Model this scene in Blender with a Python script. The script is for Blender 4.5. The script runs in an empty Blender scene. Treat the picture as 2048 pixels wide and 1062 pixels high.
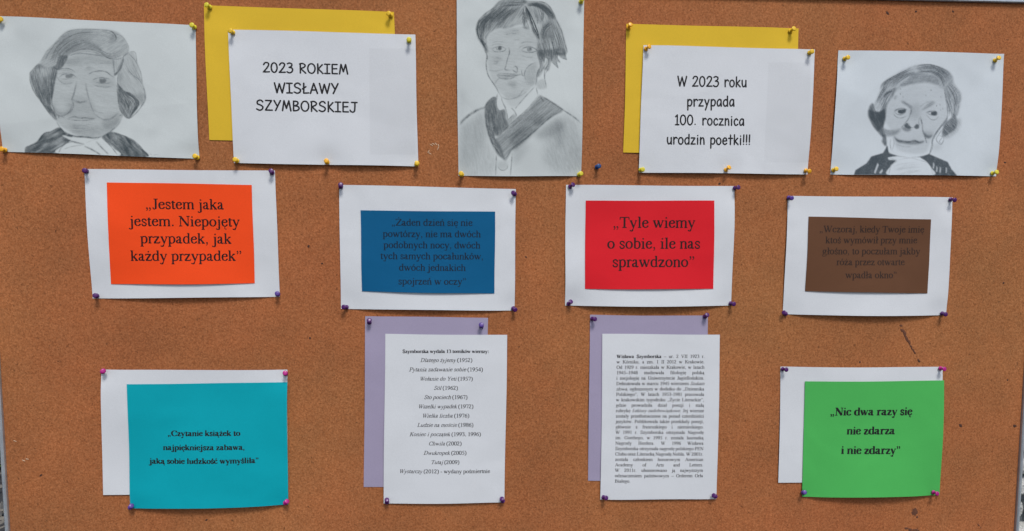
import bpy, math, random
import numpy as np
from mathutils import Matrix, Vector

# ------------------------------------------------------------------ camera, sky, sun, exposure
scene = bpy.context.scene
col = scene.collection
PW, PH = 2048.0, 1062.0            # pixel frame the measurements were taken in
FPX = 1500.0                       # focal length in those pixels
DIST, RX, RY, RZ = 1.26237210, 8.69217630e-02, 8.17754826e-02, -7.74235803e-04
ZB = 1.38                          # height of the board's reference point above the ground
BOARD_L, BOARD_R, BOARD_T, BOARD_B = -0.7296, 1.0382, 0.3413, -0.86


def _rot(rx, ry, rz):
    cx, sx, cy, sy, cz, sz = np.cos(rx), np.sin(rx), np.cos(ry), np.sin(ry), np.cos(rz), np.sin(rz)
    return (np.array([[cz, -sz, 0], [sz, cz, 0], [0, 0, 1]]) @ np.array([[1, 0, 0], [0, cx, -sx], [0, sx, cx]])
            @ np.array([[cy, 0, sy], [0, 1, 0], [-sy, 0, cy]]))


ROT = _rot(RX, RY, RZ)
cam_data = bpy.data.cameras.new('camera')
cam = bpy.data.objects.new('camera', cam_data)
col.objects.link(cam)
scene.camera = cam
cam_data.sensor_fit = 'HORIZONTAL'
cam_data.sensor_width = 36.0
cam_data.lens = 36.0 * FPX / PW
cam_data.clip_start = 0.02
cam_data.clip_end = 500.0
M_uvw = Matrix(((1, 0, 0), (0, 0, -1), (0, 1, 0)))       # board (u,v,w) -> world (x,y,z)
Rw = M_uvw @ Matrix(ROT.T.tolist())
cam.matrix_world = Matrix.Translation((0, -DIST, ZB)) @ Rw.to_4x4()

SUN_EL, SUN_AZ = math.radians(56), math.radians(14)       # azimuth: to the right of straight in front of the board
world = bpy.data.worlds.new('World')
scene.world = world
world.use_nodes = True
wn = world.node_tree
sky = wn.nodes.new('ShaderNodeTexSky')
sky.sky_type = 'NISHITA'
sky.sun_disc = False
sky.sun_elevation = SUN_EL
sky.sun_rotation = math.pi - SUN_AZ
sky.air_density = 1.0
sky.dust_density = 3.0
sky.ozone_density = 1.0
bg = wn.nodes['Background']
wn.links.new(sky.outputs[0], bg.inputs[0])
bg.inputs[1].default_value = 0.085

sun_data = bpy.data.lights.new('sun', 'SUN')
sun = bpy.data.objects.new('sun', sun_data)
col.objects.link(sun)
sun_data.energy = 1.4
sun_data.angle = math.radians(13)
sun_data.color = (1.0, 0.955, 0.90)
sd = Vector((math.sin(SUN_AZ) * math.cos(SUN_EL), -math.cos(SUN_AZ) * math.cos(SUN_EL), math.sin(SUN_EL)))
sun.rotation_euler = sd.to_track_quat('Z', 'Y').to_euler()
sun.location = sd * 5

scene.view_settings.view_transform = 'Standard'
scene.view_settings.look = 'None'
scene.view_settings.gamma = 1.0
scene.view_settings.exposure = 0.75
scene.cycles.max_bounces = 6

rng = np.random.default_rng(7)
random.seed(7)


# ------------------------------------------------------------------ measuring: photo pixel <-> board plane
def back(px, w=0.0):
    """points of the photograph -> (u, v) on the plane parallel to the board at height w above it"""
    px = np.asarray(px, float).reshape(-1, 2)
    d = np.stack([(px[:, 0] - PW / 2) / FPX, -(px[:, 1] - PH / 2) / FPX, -np.ones(len(px))], 1) @ ROT
    t = (w - DIST) / d[:, 2]
    return d[:, :2] * t[:, None]


def front(u, v, w):
    q = np.stack([u, v, np.asarray(w) - DIST], -1) @ ROT.T
    return np.stack([PW / 2 + FPX * q[..., 0] / -q[..., 2], PH / 2 - FPX * q[..., 1] / -q[..., 2]], -1)


def to_world(u, v, w):
    return np.stack([np.asarray(u, float) + 0 * np.asarray(w, float), -np.asarray(w, float) + 0 * np.asarray(u, float),
                     np.asarray(v, float) + ZB], -1)


# ------------------------------------------------------------------ object helpers
def obj(name, mesh, mat=None, parent=None):
    o = bpy.data.objects.new(name, mesh)
    col.objects.link(o)
    if mat is not None and not mesh.materials:
        mesh.materials.append(mat)
    if parent is not None:
        o.parent = parent
    return o


def tag(o, label=None, cat=None, group=None, kind=None):
    if label: o['label'] = label
    if cat: o['category'] = cat
    if group: o['group'] = group
    if kind: o['kind'] = kind
    return o


def thing(name, loc, label, cat, group=None):
    o = bpy.data.objects.new(name, None)
    o.empty_display_size = 0.02
    o.location = loc
    col.objects.link(o)
    return tag(o, label, cat, group)


def mesh_from(name, verts, faces, smooth=False):
    m = bpy.data.meshes.new(name)
    m.from_pydata([tuple(map(float, v)) for v in verts], [], [tuple(int(i) for i in f) for f in faces])
    if smooth:
        m.polygons.foreach_set('use_smooth', [True] * len(m.polygons))
    m.update()
    return m


# ------------------------------------------------------------------ materials
def new_mat(name):
    m = bpy.data.materials.new(name)
    m.use_nodes = True
    return m, m.node_tree.nodes, m.node_tree.links, m.node_tree.nodes['Principled BSDF']


def noise(N, L, scale, detail=2.0, rough=0.5, vec=None, dist=0.0):
    n = N.new('ShaderNodeTexNoise')
    n.inputs['Scale'].default_value = scale
    n.inputs['Detail'].default_value = detail
    n.inputs['Roughness'].default_value = rough
    n.inputs['Distortion'].default_value = dist
    if vec is not None: L.new(vec, n.inputs['Vector'])
    return n


def ramp(N, L, src, stops):
    r = N.new('ShaderNodeValToRGB')
    e = r.color_ramp.elements
    while len(e) < len(stops): e.new(0.5)
    for k, (p, c) in enumerate(stops):
        e[k].position = p
        e[k].color = (c, c, c, 1) if isinstance(c, (int, float)) else (*c, 1)
    L.new(src, r.inputs[0])
    return r


def mixc(N, L, mode, fac, a, b):
    m = N.new('ShaderNodeMix')
    m.data_type = 'RGBA'
    m.blend_type = mode
    for sock, v in ((m.inputs[0], fac), (m.inputs[6], a), (m.inputs[7], b)):
        if isinstance(v, (int, float)): sock.default_value = v
        elif isinstance(v, tuple): sock.default_value = (*v, 1)
        else: L.new(v, sock)
    return m.outputs[2]


def bump(N, L, bsdf, height, strength, dist):
    b = N.new('ShaderNodeBump')
    b.inputs['Strength'].default_value = strength
    b.inputs['Distance'].default_value = dist
    L.new(height, b.inputs['Height'])
    L.new(b.outputs[0], bsdf.inputs['Normal'])


def obco(N):
    return N.new('ShaderNodeNewGeometry').outputs['Position']


def paper_mat(name, colour, rough=0.75, attr=False, mottle=0.05, spec=0.16):
    m, N, L, B = new_mat(name)
    co = obco(N)
    n1 = noise(N, L, 9, 4, 0.6, co)
    n2 = noise(N, L, 900, 2, 0.6, co)
    a = mixc(N, L, 'MULTIPLY', 1.0, colour, ramp(N, L, n1.outputs[0], [(0.3, 1 - mottle), (0.7, 1.0)]).outputs[0])
    a = mixc(N, L, 'MULTIPLY', 1.0, a, ramp(N, L, n2.outputs[0], [(0.3, 0.91), (0.7, 1.0)]).outputs[0])
    if attr:
        at = N.new('ShaderNodeAttribute')
        at.attribute_name = 'print'
        a = mixc(N, L, 'MULTIPLY', 1.0, a, at.outputs['Color'])
    L.new(a, B.inputs['Base Color'])
    B.inputs['Roughness'].default_value = rough
    B.inputs['Specular IOR Level'].default_value = spec
    # buckling of the sheet (broad, shallow) under the fibre grain
    n3 = noise(N, L, 8, 2, 0.5, co, 0.5)
    b0 = N.new('ShaderNodeBump'); b0.inputs['Strength'].default_value = 0.55; b0.inputs['Distance'].default_value = 0.006
    L.new(n3.outputs[0], b0.inputs['Height'])
    b1 = N.new('ShaderNodeBump'); b1.inputs['Strength'].default_value = 0.3; b1.inputs['Distance'].default_value = 0.0004
    L.new(n2.outputs[0], b1.inputs['Height']); L.new(b0.outputs[0], b1.inputs['Normal'])
    L.new(b1.outputs[0], B.inputs['Normal'])
    return m


def ink_mat(name, colour):
    m, N, L, B = new_mat(name)
    n = noise(N, L, 700, 2, 0.6, obco(N))
    L.new(mixc(N, L, 'MULTIPLY', 1.0, colour, ramp(N, L, n.outputs[0], [(0.3, 0.7), (0.7, 1.0)]).outputs[0]), B.inputs['Base Color'])
    B.inputs['Roughness'].default_value = 0.6
    B.inputs['Specular IOR Level'].default_value = 0.3
    return m


def plastic_mat(name, colour):
    m, N, L, B = new_mat(name)
    n = noise(N, L, 300, 2, 0.5, obco(N))
    L.new(mixc(N, L, 'MULTIPLY', 1.0, colour, ramp(N, L, n.outputs[0], [(0.3, 0.88), (0.7, 1.0)]).outputs[0]), B.inputs['Base Color'])
    B.inputs['Roughness'].default_value = 0.33
    B.inputs['Subsurface Weight'].default_value = 0.0
    return m


WHITE = paper_mat('white_paper', (0.64, 0.68, 0.72))
WHITE_PRINT = paper_mat('white_printed_paper', (0.64, 0.68, 0.72), attr=True)
DRAWPAPER = paper_mat('drawing_paper', (0.575, 0.635, 0.645), attr=True, mottle=0.07)  # darker greenish tone, partly the dimmer light at the left painted in
DRAWPAPER_COOL_LIGHT = paper_mat('drawing_paper_cool_light', (0.60, 0.67, 0.72), attr=True, mottle=0.07)  # bluer tone is partly the cooler light at the right, put into the paper
YELLOW = paper_mat('yellow_paper', (0.70, 0.47, 0.035))
ORANGE = paper_mat('orange_paper', (0.88, 0.075, 0.012))
BLUE = paper_mat('blue_paper', (0.002, 0.10, 0.24))
RED = paper_mat('red_paper', (0.66, 0.014, 0.024))
BROWN = paper_mat('brown_paper', (0.122, 0.056, 0.029))
CYAN = paper_mat('turquoise_paper', (0.0, 0.35, 0.43))
GREEN = paper_mat('green_paper', (0.072, 0.44, 0.10))
LILAC = paper_mat('lilac_paper', (0.34, 0.31, 0.44))
INK = ink_mat('black_toner', (0.012, 0.013, 0.016))
INK_SOFT = ink_mat('black_toner_small_print', (0.012, 0.013, 0.018))
INK_ORANGE = ink_mat('toner_on_orange', (0.02, 0.004, 0.004))
INK_BLUE = ink_mat('toner_on_blue', (0.002, 0.014, 0.036))
INK_RED = ink_mat('toner_on_red', (0.02, 0.003, 0.005))
INK_BROWN = ink_mat('toner_on_brown', (0.028, 0.014, 0.010))
PIN = {
    'yellow': plastic_mat('yellow_plastic', (0.72, 0.47, 0.02)),
    'lemon': plastic_mat('lemon_plastic', (0.62, 0.55, 0.03)),
    'orange-yellow': plastic_mat('orange_yellow_plastic', (0.76, 0.38, 0.015)),
    'purple': plastic_mat('purple_plastic', (0.065, 0.008, 0.11)),
    'violet': plastic_mat('violet_plastic', (0.075, 0.035, 0.24)),
    'magenta': plastic_mat('magenta_plastic', (0.38, 0.006, 0.19)),
    'blue': plastic_mat('blue_plastic', (0.006, 0.05, 0.18)),
}
STEEL, N, L, B = new_mat('pin_steel')
B.inputs['Base Color'].default_value = (0.5, 0.5, 0.5, 1)
B.inputs['Metallic'].default_value = 1.0
B.inputs['Roughness'].default_value = 0.3

# cork: granules in several sizes, dark specks, pale grains, large soft patches
CORK, N, L, B = new_mat('cork')
co = obco(N)
v1 = N.new('ShaderNodeTexVoronoi'); v1.inputs['Scale'].default_value = 420; L.new(co, v1.inputs['Vector'])
g1 = noise(N, L, 260, 3, 0.7, co)
g2 = noise(N, L, 620, 2, 0.6, co)
sp = noise(N, L, 150, 3, 0.75, co, 0.4)
pat = noise(N, L, 5.0, 4, 0.6, co)
pat2 = noise(N, L, 17.0, 4, 0.6, co)
hue = noise(N, L, 2.2, 2, 0.5, co)
c0 = ramp(N, L, v1.outputs['Color'], [(0.15, (0.300, 0.106, 0.037)), (0.85, (0.400, 0.155, 0.061))]).outputs[0]
c1 = mixc(N, L, 'MULTIPLY', 1.0, c0, ramp(N, L, g1.outputs[0], [(0.33, 0.79), (0.5, 0.98), (0.68, 1.16)]).outputs[0])
c2 = mixc(N, L, 'MULTIPLY', 1.0, c1, ramp(N, L, g2.outputs[0], [(0.3, 0.82), (0.7, 1.14)]).outputs[0])
c3 = mixc(N, L, 'MULTIPLY', 1.0, c2, ramp(N, L, sp.outputs[0], [(0.29, 0.45), (0.38, 1.0), (0.66, 1.0), (0.76, 1.28)]).outputs[0])
c4 = mixc(N, L, 'MULTIPLY', 1.0, c3, ramp(N, L, pat.outputs[0], [(0.3, 0.83), (0.7, 1.08)]).outputs[0])
c5 = mixc(N, L, 'MULTIPLY', 1.0, c4, ramp(N, L, pat2.outputs[0], [(0.3, (0.92, 0.95, 0.97)), (0.7, (1.06, 1.02, 1.0))]).outputs[0])
c6 = mixc(N, L, 'MULTIPLY', 1.0, c5, ramp(N, L, hue.outputs[0], [(0.3, (1.04, 0.93, 0.9)), (0.7, (0.97, 1.06, 1.0))]).outputs[0])
L.new(c6, B.inputs['Base Color'])
B.inputs['Roughness'].default_value = 0.85
B.inputs['Specular IOR Level'].default_value = 0.25
bump(N, L, B, g1.outputs[0], 0.5, 0.0012)

ALU, N, L, B = new_mat('anodised_aluminium')
n = noise(N, L, 60, 3, 0.6, obco(N))
L.new(mixc(N, L, 'MULTIPLY', 1.0, (0.52, 0.58, 0.63), ramp(N, L, n.outputs[0], [(0.3, 0.8), (0.7, 1.0)]).outputs[0]), B.inputs['Base Color'])
B.inputs['Metallic'].default_value = 0.55
B.inputs['Roughness'].default_value = 0.42

HOLE, N, L, B = new_mat('dark_pit')
B.inputs['Base Color'].default_value = (0.055, 0.022, 0.013, 1)
B.inputs['Roughness'].default_value = 0.9
STAIN, N, L, B = new_mat('brown_stain')
B.inputs['Base Color'].default_value = (0.11, 0.040, 0.02, 1)
B.inputs['Roughness'].default_value = 0.9
SCUFF, N, L, B = new_mat('pale_scuff')
B.inputs['Base Color'].default_value = (0.50, 0.36, 0.24, 1)
B.inputs['Roughness'].default_value = 0.9


# ------------------------------------------------------------------ the pin board
def bevel_box(x0, x1, y0, y1, z0, z1, b):
    """box with chamfered front edges (front = -y)"""
    V = [(x0, y1, z0), (x1, y1, z0), (x1, y1, z1), (x0, y1, z1),
         (x0, y0 + b, z0), (x1, y0 + b, z0), (x1, y0 + b, z1), (x0, y0 + b, z1),
         (x0 + b, y0, z0 + b), (x1 - b, y0, z0 + b), (x1 - b, y0, z1 - b), (x0 + b, y0, z1 - b)]
    F = [(3, 2, 1, 0), (8, 9, 10, 11), (0, 1, 5, 4), (1, 2, 6, 5), (2, 3, 7, 6), (3, 0, 4, 7),
         (4, 5, 9, 8), (5, 6, 10, 9), (6, 7, 11, 10), (7, 4, 8, 11)]
    return V, [tuple(reversed(f)) for f in F]


board = thing('pin_board', (0, 0, ZB), 'large orange brown cork pin board with a thin silver metal frame', 'pin board')


def rel(a, o):
    a = np.array(a, float)
    return a - np.array(o.location)


V, F = bevel_box(BOARD_L, BOARD_R, 0.0, 0.012, BOARD_B, BOARD_T, 0.0005)
obj('cork_panel', mesh_from('cork_panel', V, F), CORK, board)
RW, RD = 0.0058, 0.006
rails = [(BOARD_L - RW, BOARD_L, BOARD_B - RW, BOARD_T + RW), (BOARD_R, BOARD_R + RW, BOARD_B - RW, BOARD_T + RW),
         (BOARD_L + .0004, BOARD_R - .0004, BOARD_T, BOARD_T + RW + .0006), (BOARD_L + .0004, BOARD_R - .0004, BOARD_B - RW, BOARD_B)]
for (x0, x1, z0, z1) in rails:
    V, F = bevel_box(x0, x1, -RD, 0.016, z0, z1, 0.0016)
    obj('frame_rail', mesh_from('frame_rail', V, F), ALU, board)


def blob(px, rx, ry, ang=0.0, seed=0, w=0.0004, n=14):
    """irregular flat dab on the cork, measured in pixels of the photograph"""
    r = np.random.default_rng(seed)
    t = np.linspace(0, 2 * np.pi, n, endpoint=False)
    k = 1 + r.uniform(-.28, .28, n)
    x, y = rx * np.cos(t) * k, ry * np.sin(t) * k
    pts = np.stack([px[0] + x * math.cos(ang) - y * math.sin(ang), px[1] + x * math.sin(ang) + y * math.cos(ang)], 1)
    uv = back(pts)[::-1]
    c = uv.mean(0)
    V = [(c[0], -w * 1.6, c[1])] + [(p[0], -w * .25, p[1]) for p in uv]
    F = [(0, 1 + i, 1 + (i + 1) % n) for i in range(n)]
    return V, F


def joined(parts):
    V, F = [], []
    for v, f in parts:
        F += [tuple(i + len(V) for i in g) for g in f]
        V += list(v)
    return V, F


for k, (x, y, r) in enumerate([(2030, 852, 3.3), (1921, 851, 3.2), (2007, 566, 2.2), (1832, 23, 2.4), (1906, 23, 2), (617, 493, 2.6),
                               (644, 527, 2.0), (1775, 26, 3.2), (2015, 760, 1.8), (82, 951, 2.5), (1838, 722, 2.6), (1720, 724, 2.0),
                               (413, 1040, 2.4), (1052, 514, 1.8), (620, 676, 2.0), (1439, 367, 2.2), (2010, 325, 2.0), (1437, 410, 2.4)]):
    V, F = blob((x, y), r * 1.15, r * .85, k, k)
    obj('pin_hole', mesh_from('pin_hole', V, F), HOLE, board)
def trail(a, b, n, r0, r1, seed):
    q = np.random.default_rng(seed)
    out = []
    ang = math.atan2(b[1] - a[1], b[0] - a[0])
    for i in range(n):
        f = i / (n - 1)
        rr = (r0 + (r1 - r0) * f) * q.uniform(.7, 1.2)
        out.append(blob((a[0] + (b[0] - a[0]) * f + q.normal(0, .5), a[1] + (b[1] - a[1]) * f + q.normal(0, .5)), rr * 1.9, rr, ang + q.normal(0, .2), int(seed * 50 + i), w=.0004 + i * .00002))
    return out


for parts in ([blob((1802, 651), 3.0, 2.2, .2, 1)] + trail((1806, 662), (1829, 706), 10, 3.4, 1.8, 2) + [blob((1836, 719), 2.2, 1.6, .8, 3)],
              [blob((1829, 1024), 5.5, 7.5, .4, 4), blob((1834, 1034), 2, 3, .4, 5, w=.0006)], trail((1812, 1058), (1834, 1061), 4, 2.2, 2.6, 6),
              trail((1957, 1050), (1962, 1055), 2, 1.6, 1.2, 7)):
    V, F = joined(parts)
    obj('brown_stain', mesh_from('brown_stain', V, F), STAIN, board)
for pts in [[(863, 290, .5), (867, 288, .4), (872, 288, 1.0), (877, 291, 1.3), (876, 297, 2.0)], [(857, 303, 2.2), (860, 307, .5)],
            [(47, 921, .4), (54, 918, .2)], [(30, 882, .4)]]:
    V, F = joined([blob((x, y), 3.4, .9, a, int(x + y)) for x, y, a in pts])
    obj('pale_scratch', mesh_from('pale_scratch', V, F), SCUFF, board)


# ------------------------------------------------------------------ sheets of paper
class Sheet:
    """a sheet given by its four corners in the photograph (TL TR BR BL); h = height above the cork"""
    def __init__(self, corners, pins=(), lift=0.0006, bottom=0.003, top=0.0015, left=0.001, right=0.001, wave=0.0012,
                 seed=1, under=None, wobble=0.0006, corner=(0, 0, 0, 0)):
        self.c = back(corners)
        self.under, self.lift, self.par = under, lift, (bottom, top, left, right, wave)
        self.corner = corner
        self.pins = [self.inv(back([p])[0]) for p in pins]
        r = np.random.default_rng(seed)
        self.w = [(r.uniform(.6, 2.6), r.uniform(.6, 2.6), r.uniform(0, 6.28), r.uniform(0, 6.28), r.uniform(.4, 1)) for _ in range(7)]
        self.cre = [(r.uniform(0, 3.14), r.uniform(.15, .85), r.uniform(-1, 1)) for _ in range(5)]
        self.wob, self.we = wobble, r.uniform(0, 6.28, 8)

    def uv(self, s, t):
        a, b, c, d = self.c
        s, t = np.asarray(s)[..., None], np.asarray(t)[..., None]
        p = (1 - t) * ((1 - s) * a + s * b) + t * ((1 - s) * d + s * c)
        if self.wob:
            e = self.we
            dv = self.wob * ((1 - t) * np.sin(np.pi * s) * np.sin(3 * s + e[0]) * 1.2 + t * np.sin(np.pi * s) * np.sin(4 * s + e[1]) * 1.2)
            du = self.wob * ((1 - s) * np.sin(np.pi * t) * np.sin(3 * t + e[2]) + s * np.sin(np.pi * t) * np.sin(3.5 * t + e[3])) * 1.2
            p = p + np.concatenate([du, dv], -1)
        return p

    def inv(self, p):
        """(u,v) -> (s,t), Newton on the bilinear patch"""
        p = np.asarray(p, float)
        a, b, c, d = self.c
        s = np.full(p.shape[:-1], .5); t = s.copy()
        for _ in range(8):
            S, T = s[..., None], t[..., None]
            q = (1 - T) * ((1 - S) * a + S * b) + T * ((1 - S) * d + S * c) - p
            ds = (1 - T) * (b - a) + T * (c - d)
            dt = (1 - S) * (d - a) + S * (c - b)
            det = ds[..., 0] * dt[..., 1] - ds[..., 1] * dt[..., 0]
            s = s - (q[..., 0] * dt[..., 1] - q[..., 1] * dt[..., 0]) / det
            t = t - (ds[..., 0] * q[..., 1] - ds[..., 1] * q[..., 0]) / det
        return np.stack([s, t], -1)

    def h_st(self, s, t):
        s = np.clip(s, 0, 1); t = np.clip(t, 0, 1)
        bo, to, le, ri, wa = self.par
        ss, st = np.sin(np.pi * s), np.sin(np.pi * t)
        h = bo * ss * t ** 2.2 + to * ss * (1 - t) ** 2.2 + le * st * (1 - s) ** 2.2 + ri * st * s ** 2.2
        m = np.ones_like(h)
        for q in self.pins:
            m = m * (1 - np.exp(-(((s - q[0]) * 1.4) ** 2 + (t - q[1]) ** 2) / 0.012))
        w = 0
        for fx, fy, p1, p2, a in self.w:
            w = w + a * np.sin(fx * 3.1 * s + p1) * np.sin(fy * 3.1 * t + p2)
        for an, off, a in self.cre:
            dd = np.abs(np.cos(an) * (s - .5) + np.sin(an) * (t - .5) - (off - .5))
            w = w + .55 * a * np.exp(-dd / .10)
        h = h * (.35 + .65 * m) + wa * .33 * (w + 2.2) * m
        if self.corner != (0, 0, 0, 0):
            for k, (cs, ct) in enumerate([(0, 0), (1, 0), (1, 1), (0, 1)]):
                h = h + self.corner[k] * np.exp(-((s - cs) ** 2 + (t - ct) ** 2) / .02)
        return np.maximum(h, 0) + self.lift

    def h(self, p):
        q = self.inv(p)
        v = self.h_st(q[..., 0], q[..., 1])
        if self.under is not None:
            v = v + self.under.h(p)
        return v

    def build(self, name, mat, parent, nx=70, ny=50, printed=None, thick=0.00022):
        s, t = np.meshgrid(np.linspace(0, 1, nx), np.linspace(0, 1, ny))
        p = self.uv(s, t)
        h = self.h(p)
        o = np.array(parent.location)
        W = to_world(p[..., 0], p[..., 1], h).reshape(-1, 3) - o
        idx = np.arange(nx * ny).reshape(ny, nx)
        q = np.stack([idx[:-1, :-1], idx[1:, :-1], idx[1:, 1:], idx[:-1, 1:]], -1).reshape(-1, 4)
        ring = np.concatenate([idx[0, :-1], idx[:-1, -1], idx[-1, :0:-1], idx[:0:-1, 0]])
        back_v = W + np.array([0, thick, 0])
        n0, R = len(W), len(ring)
        V = np.concatenate([W, back_v, W[ring], back_v[ring]])
        k0 = 2 * n0 + np.arange(R); k1 = 2 * n0 + np.roll(np.arange(R), -1)
        side = np.stack([k0, k1, k1 + R, k0 + R], 1)
        q = np.concatenate([q, q[:, ::-1] + n0])
        nq = len(q)
        nf = nq + R
        m = bpy.data.meshes.new(name)
        m.vertices.add(len(V)); m.vertices.foreach_set('co', V.ravel())
        loops = np.concatenate([q.ravel(), side.ravel()])
        m.loops.add(len(loops)); m.loops.foreach_set('vertex_index', loops.astype(np.int32))
        starts = np.arange(nf) * 4
        m.polygons.add(nf)
        m.polygons.foreach_set('loop_start', starts.astype(np.int32))
        sm = np.zeros(nf, bool); sm[:nq] = True
        m.polygons.foreach_set('use_smooth', sm)
        m.update(calc_edges=True); m.validate()
        if mat in (DRAWPAPER, DRAWPAPER_COOL_LIGHT, WHITE_PRINT):
            a = m.color_attributes.new('print', 'FLOAT_COLOR', 'POINT')
            c = np.ones((len(V), 4))
            if printed is not None:
                px = front(p[..., 0], p[..., 1], h).reshape(-1, 2)
                c[:n0, :3] = printed(px, s.ravel(), t.ravel())
            a.data.foreach_set('color', c.ravel())
        self.origin = o
        return obj(name, m, mat, parent)


def base_loc(sheet):
    p = sheet.uv(np.array(.5), np.array(1.0))
    return (float(p[0]), 0.0, float(p[1]) + ZB)


# ------------------------------------------------------------------ lettering (glyphs drawn stroke by stroke, no font file)
def spline(pts, n=5):
    P = np.array(pts, float)
    if len(P) < 3: return P
    Q = np.vstack([2 * P[0] - P[1], P, 2 * P[-1] - P[-2]])
    out = []
    for i in range(1, len(Q) - 2):
        t = np.linspace(0, 1, n, endpoint=False)[:, None]
        a, b, c, d = Q[i - 1], Q[i], Q[i + 1], Q[i + 2]
        out.append(.5 * (2 * b + (c - a) * t + (2 * a - 5 * b + 4 * c - d) * t ** 2 + (3 * b - a - 3 * c + d) * t ** 3))
    out.append(P[-1:])
    return np.vstack(out)


def ribbon(P, w):
    """quads of width w (array) along the points P"""
    P = np.asarray(P, float); w = np.broadcast_to(w, len(P))
    T = np.gradient(P, axis=0)
    T /= np.maximum(np.linalg.norm(T, axis=1), 1e-9)[:, None]
    Nn = np.stack([-T[:, 1], T[:, 0]], 1) * (w / 2)[:, None]
    V = np.empty((2 * len(P), 2)); V[0::2] = P + Nn; V[1::2] = P - Nn
    return V, [(2 * i, 2 * i + 1, 2 * i + 3, 2 * i + 2) for i in range(len(P) - 1)]


def disc(x, y, r, n=9):
    t = np.linspace(0, 2 * np.pi, n, endpoint=False)
    return np.stack([x + r * np.cos(t), y + r * np.sin(t)], 1), [tuple(range(n))]


def ell(cx, cy, rx, ry, n=13):
    t = np.linspace(np.pi / 2, 2.5 * np.pi, n)
    return [(cx + rx * math.cos(a), cy + ry * math.sin(a)) for a in t]


def bowl(x, r, y0, y1, side):      # open bowl joining a stem at x
    m, d = (y0 + y1) / 2, (r - x)
    return [(x, y1 - 60), (x + d * .32, y1 - 8), (x + d * .62, y1), (x + d * .9, y1 - 75), (r, m), (x + d * .88, y0 + 70), (x + d * .58, y0 + 2),
            (x + d * .25, y0 + 8), (x, y0 + 60)]


def arch(x0, x1, y=445):
    return [(x0, y - 90), (x0 + (x1 - x0) * .28, y - 22), (x0 + (x1 - x0) * .58, y - 4), (x0 + (x1 - x0) * .87, y - 30), (x1, y - 110)]


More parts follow.
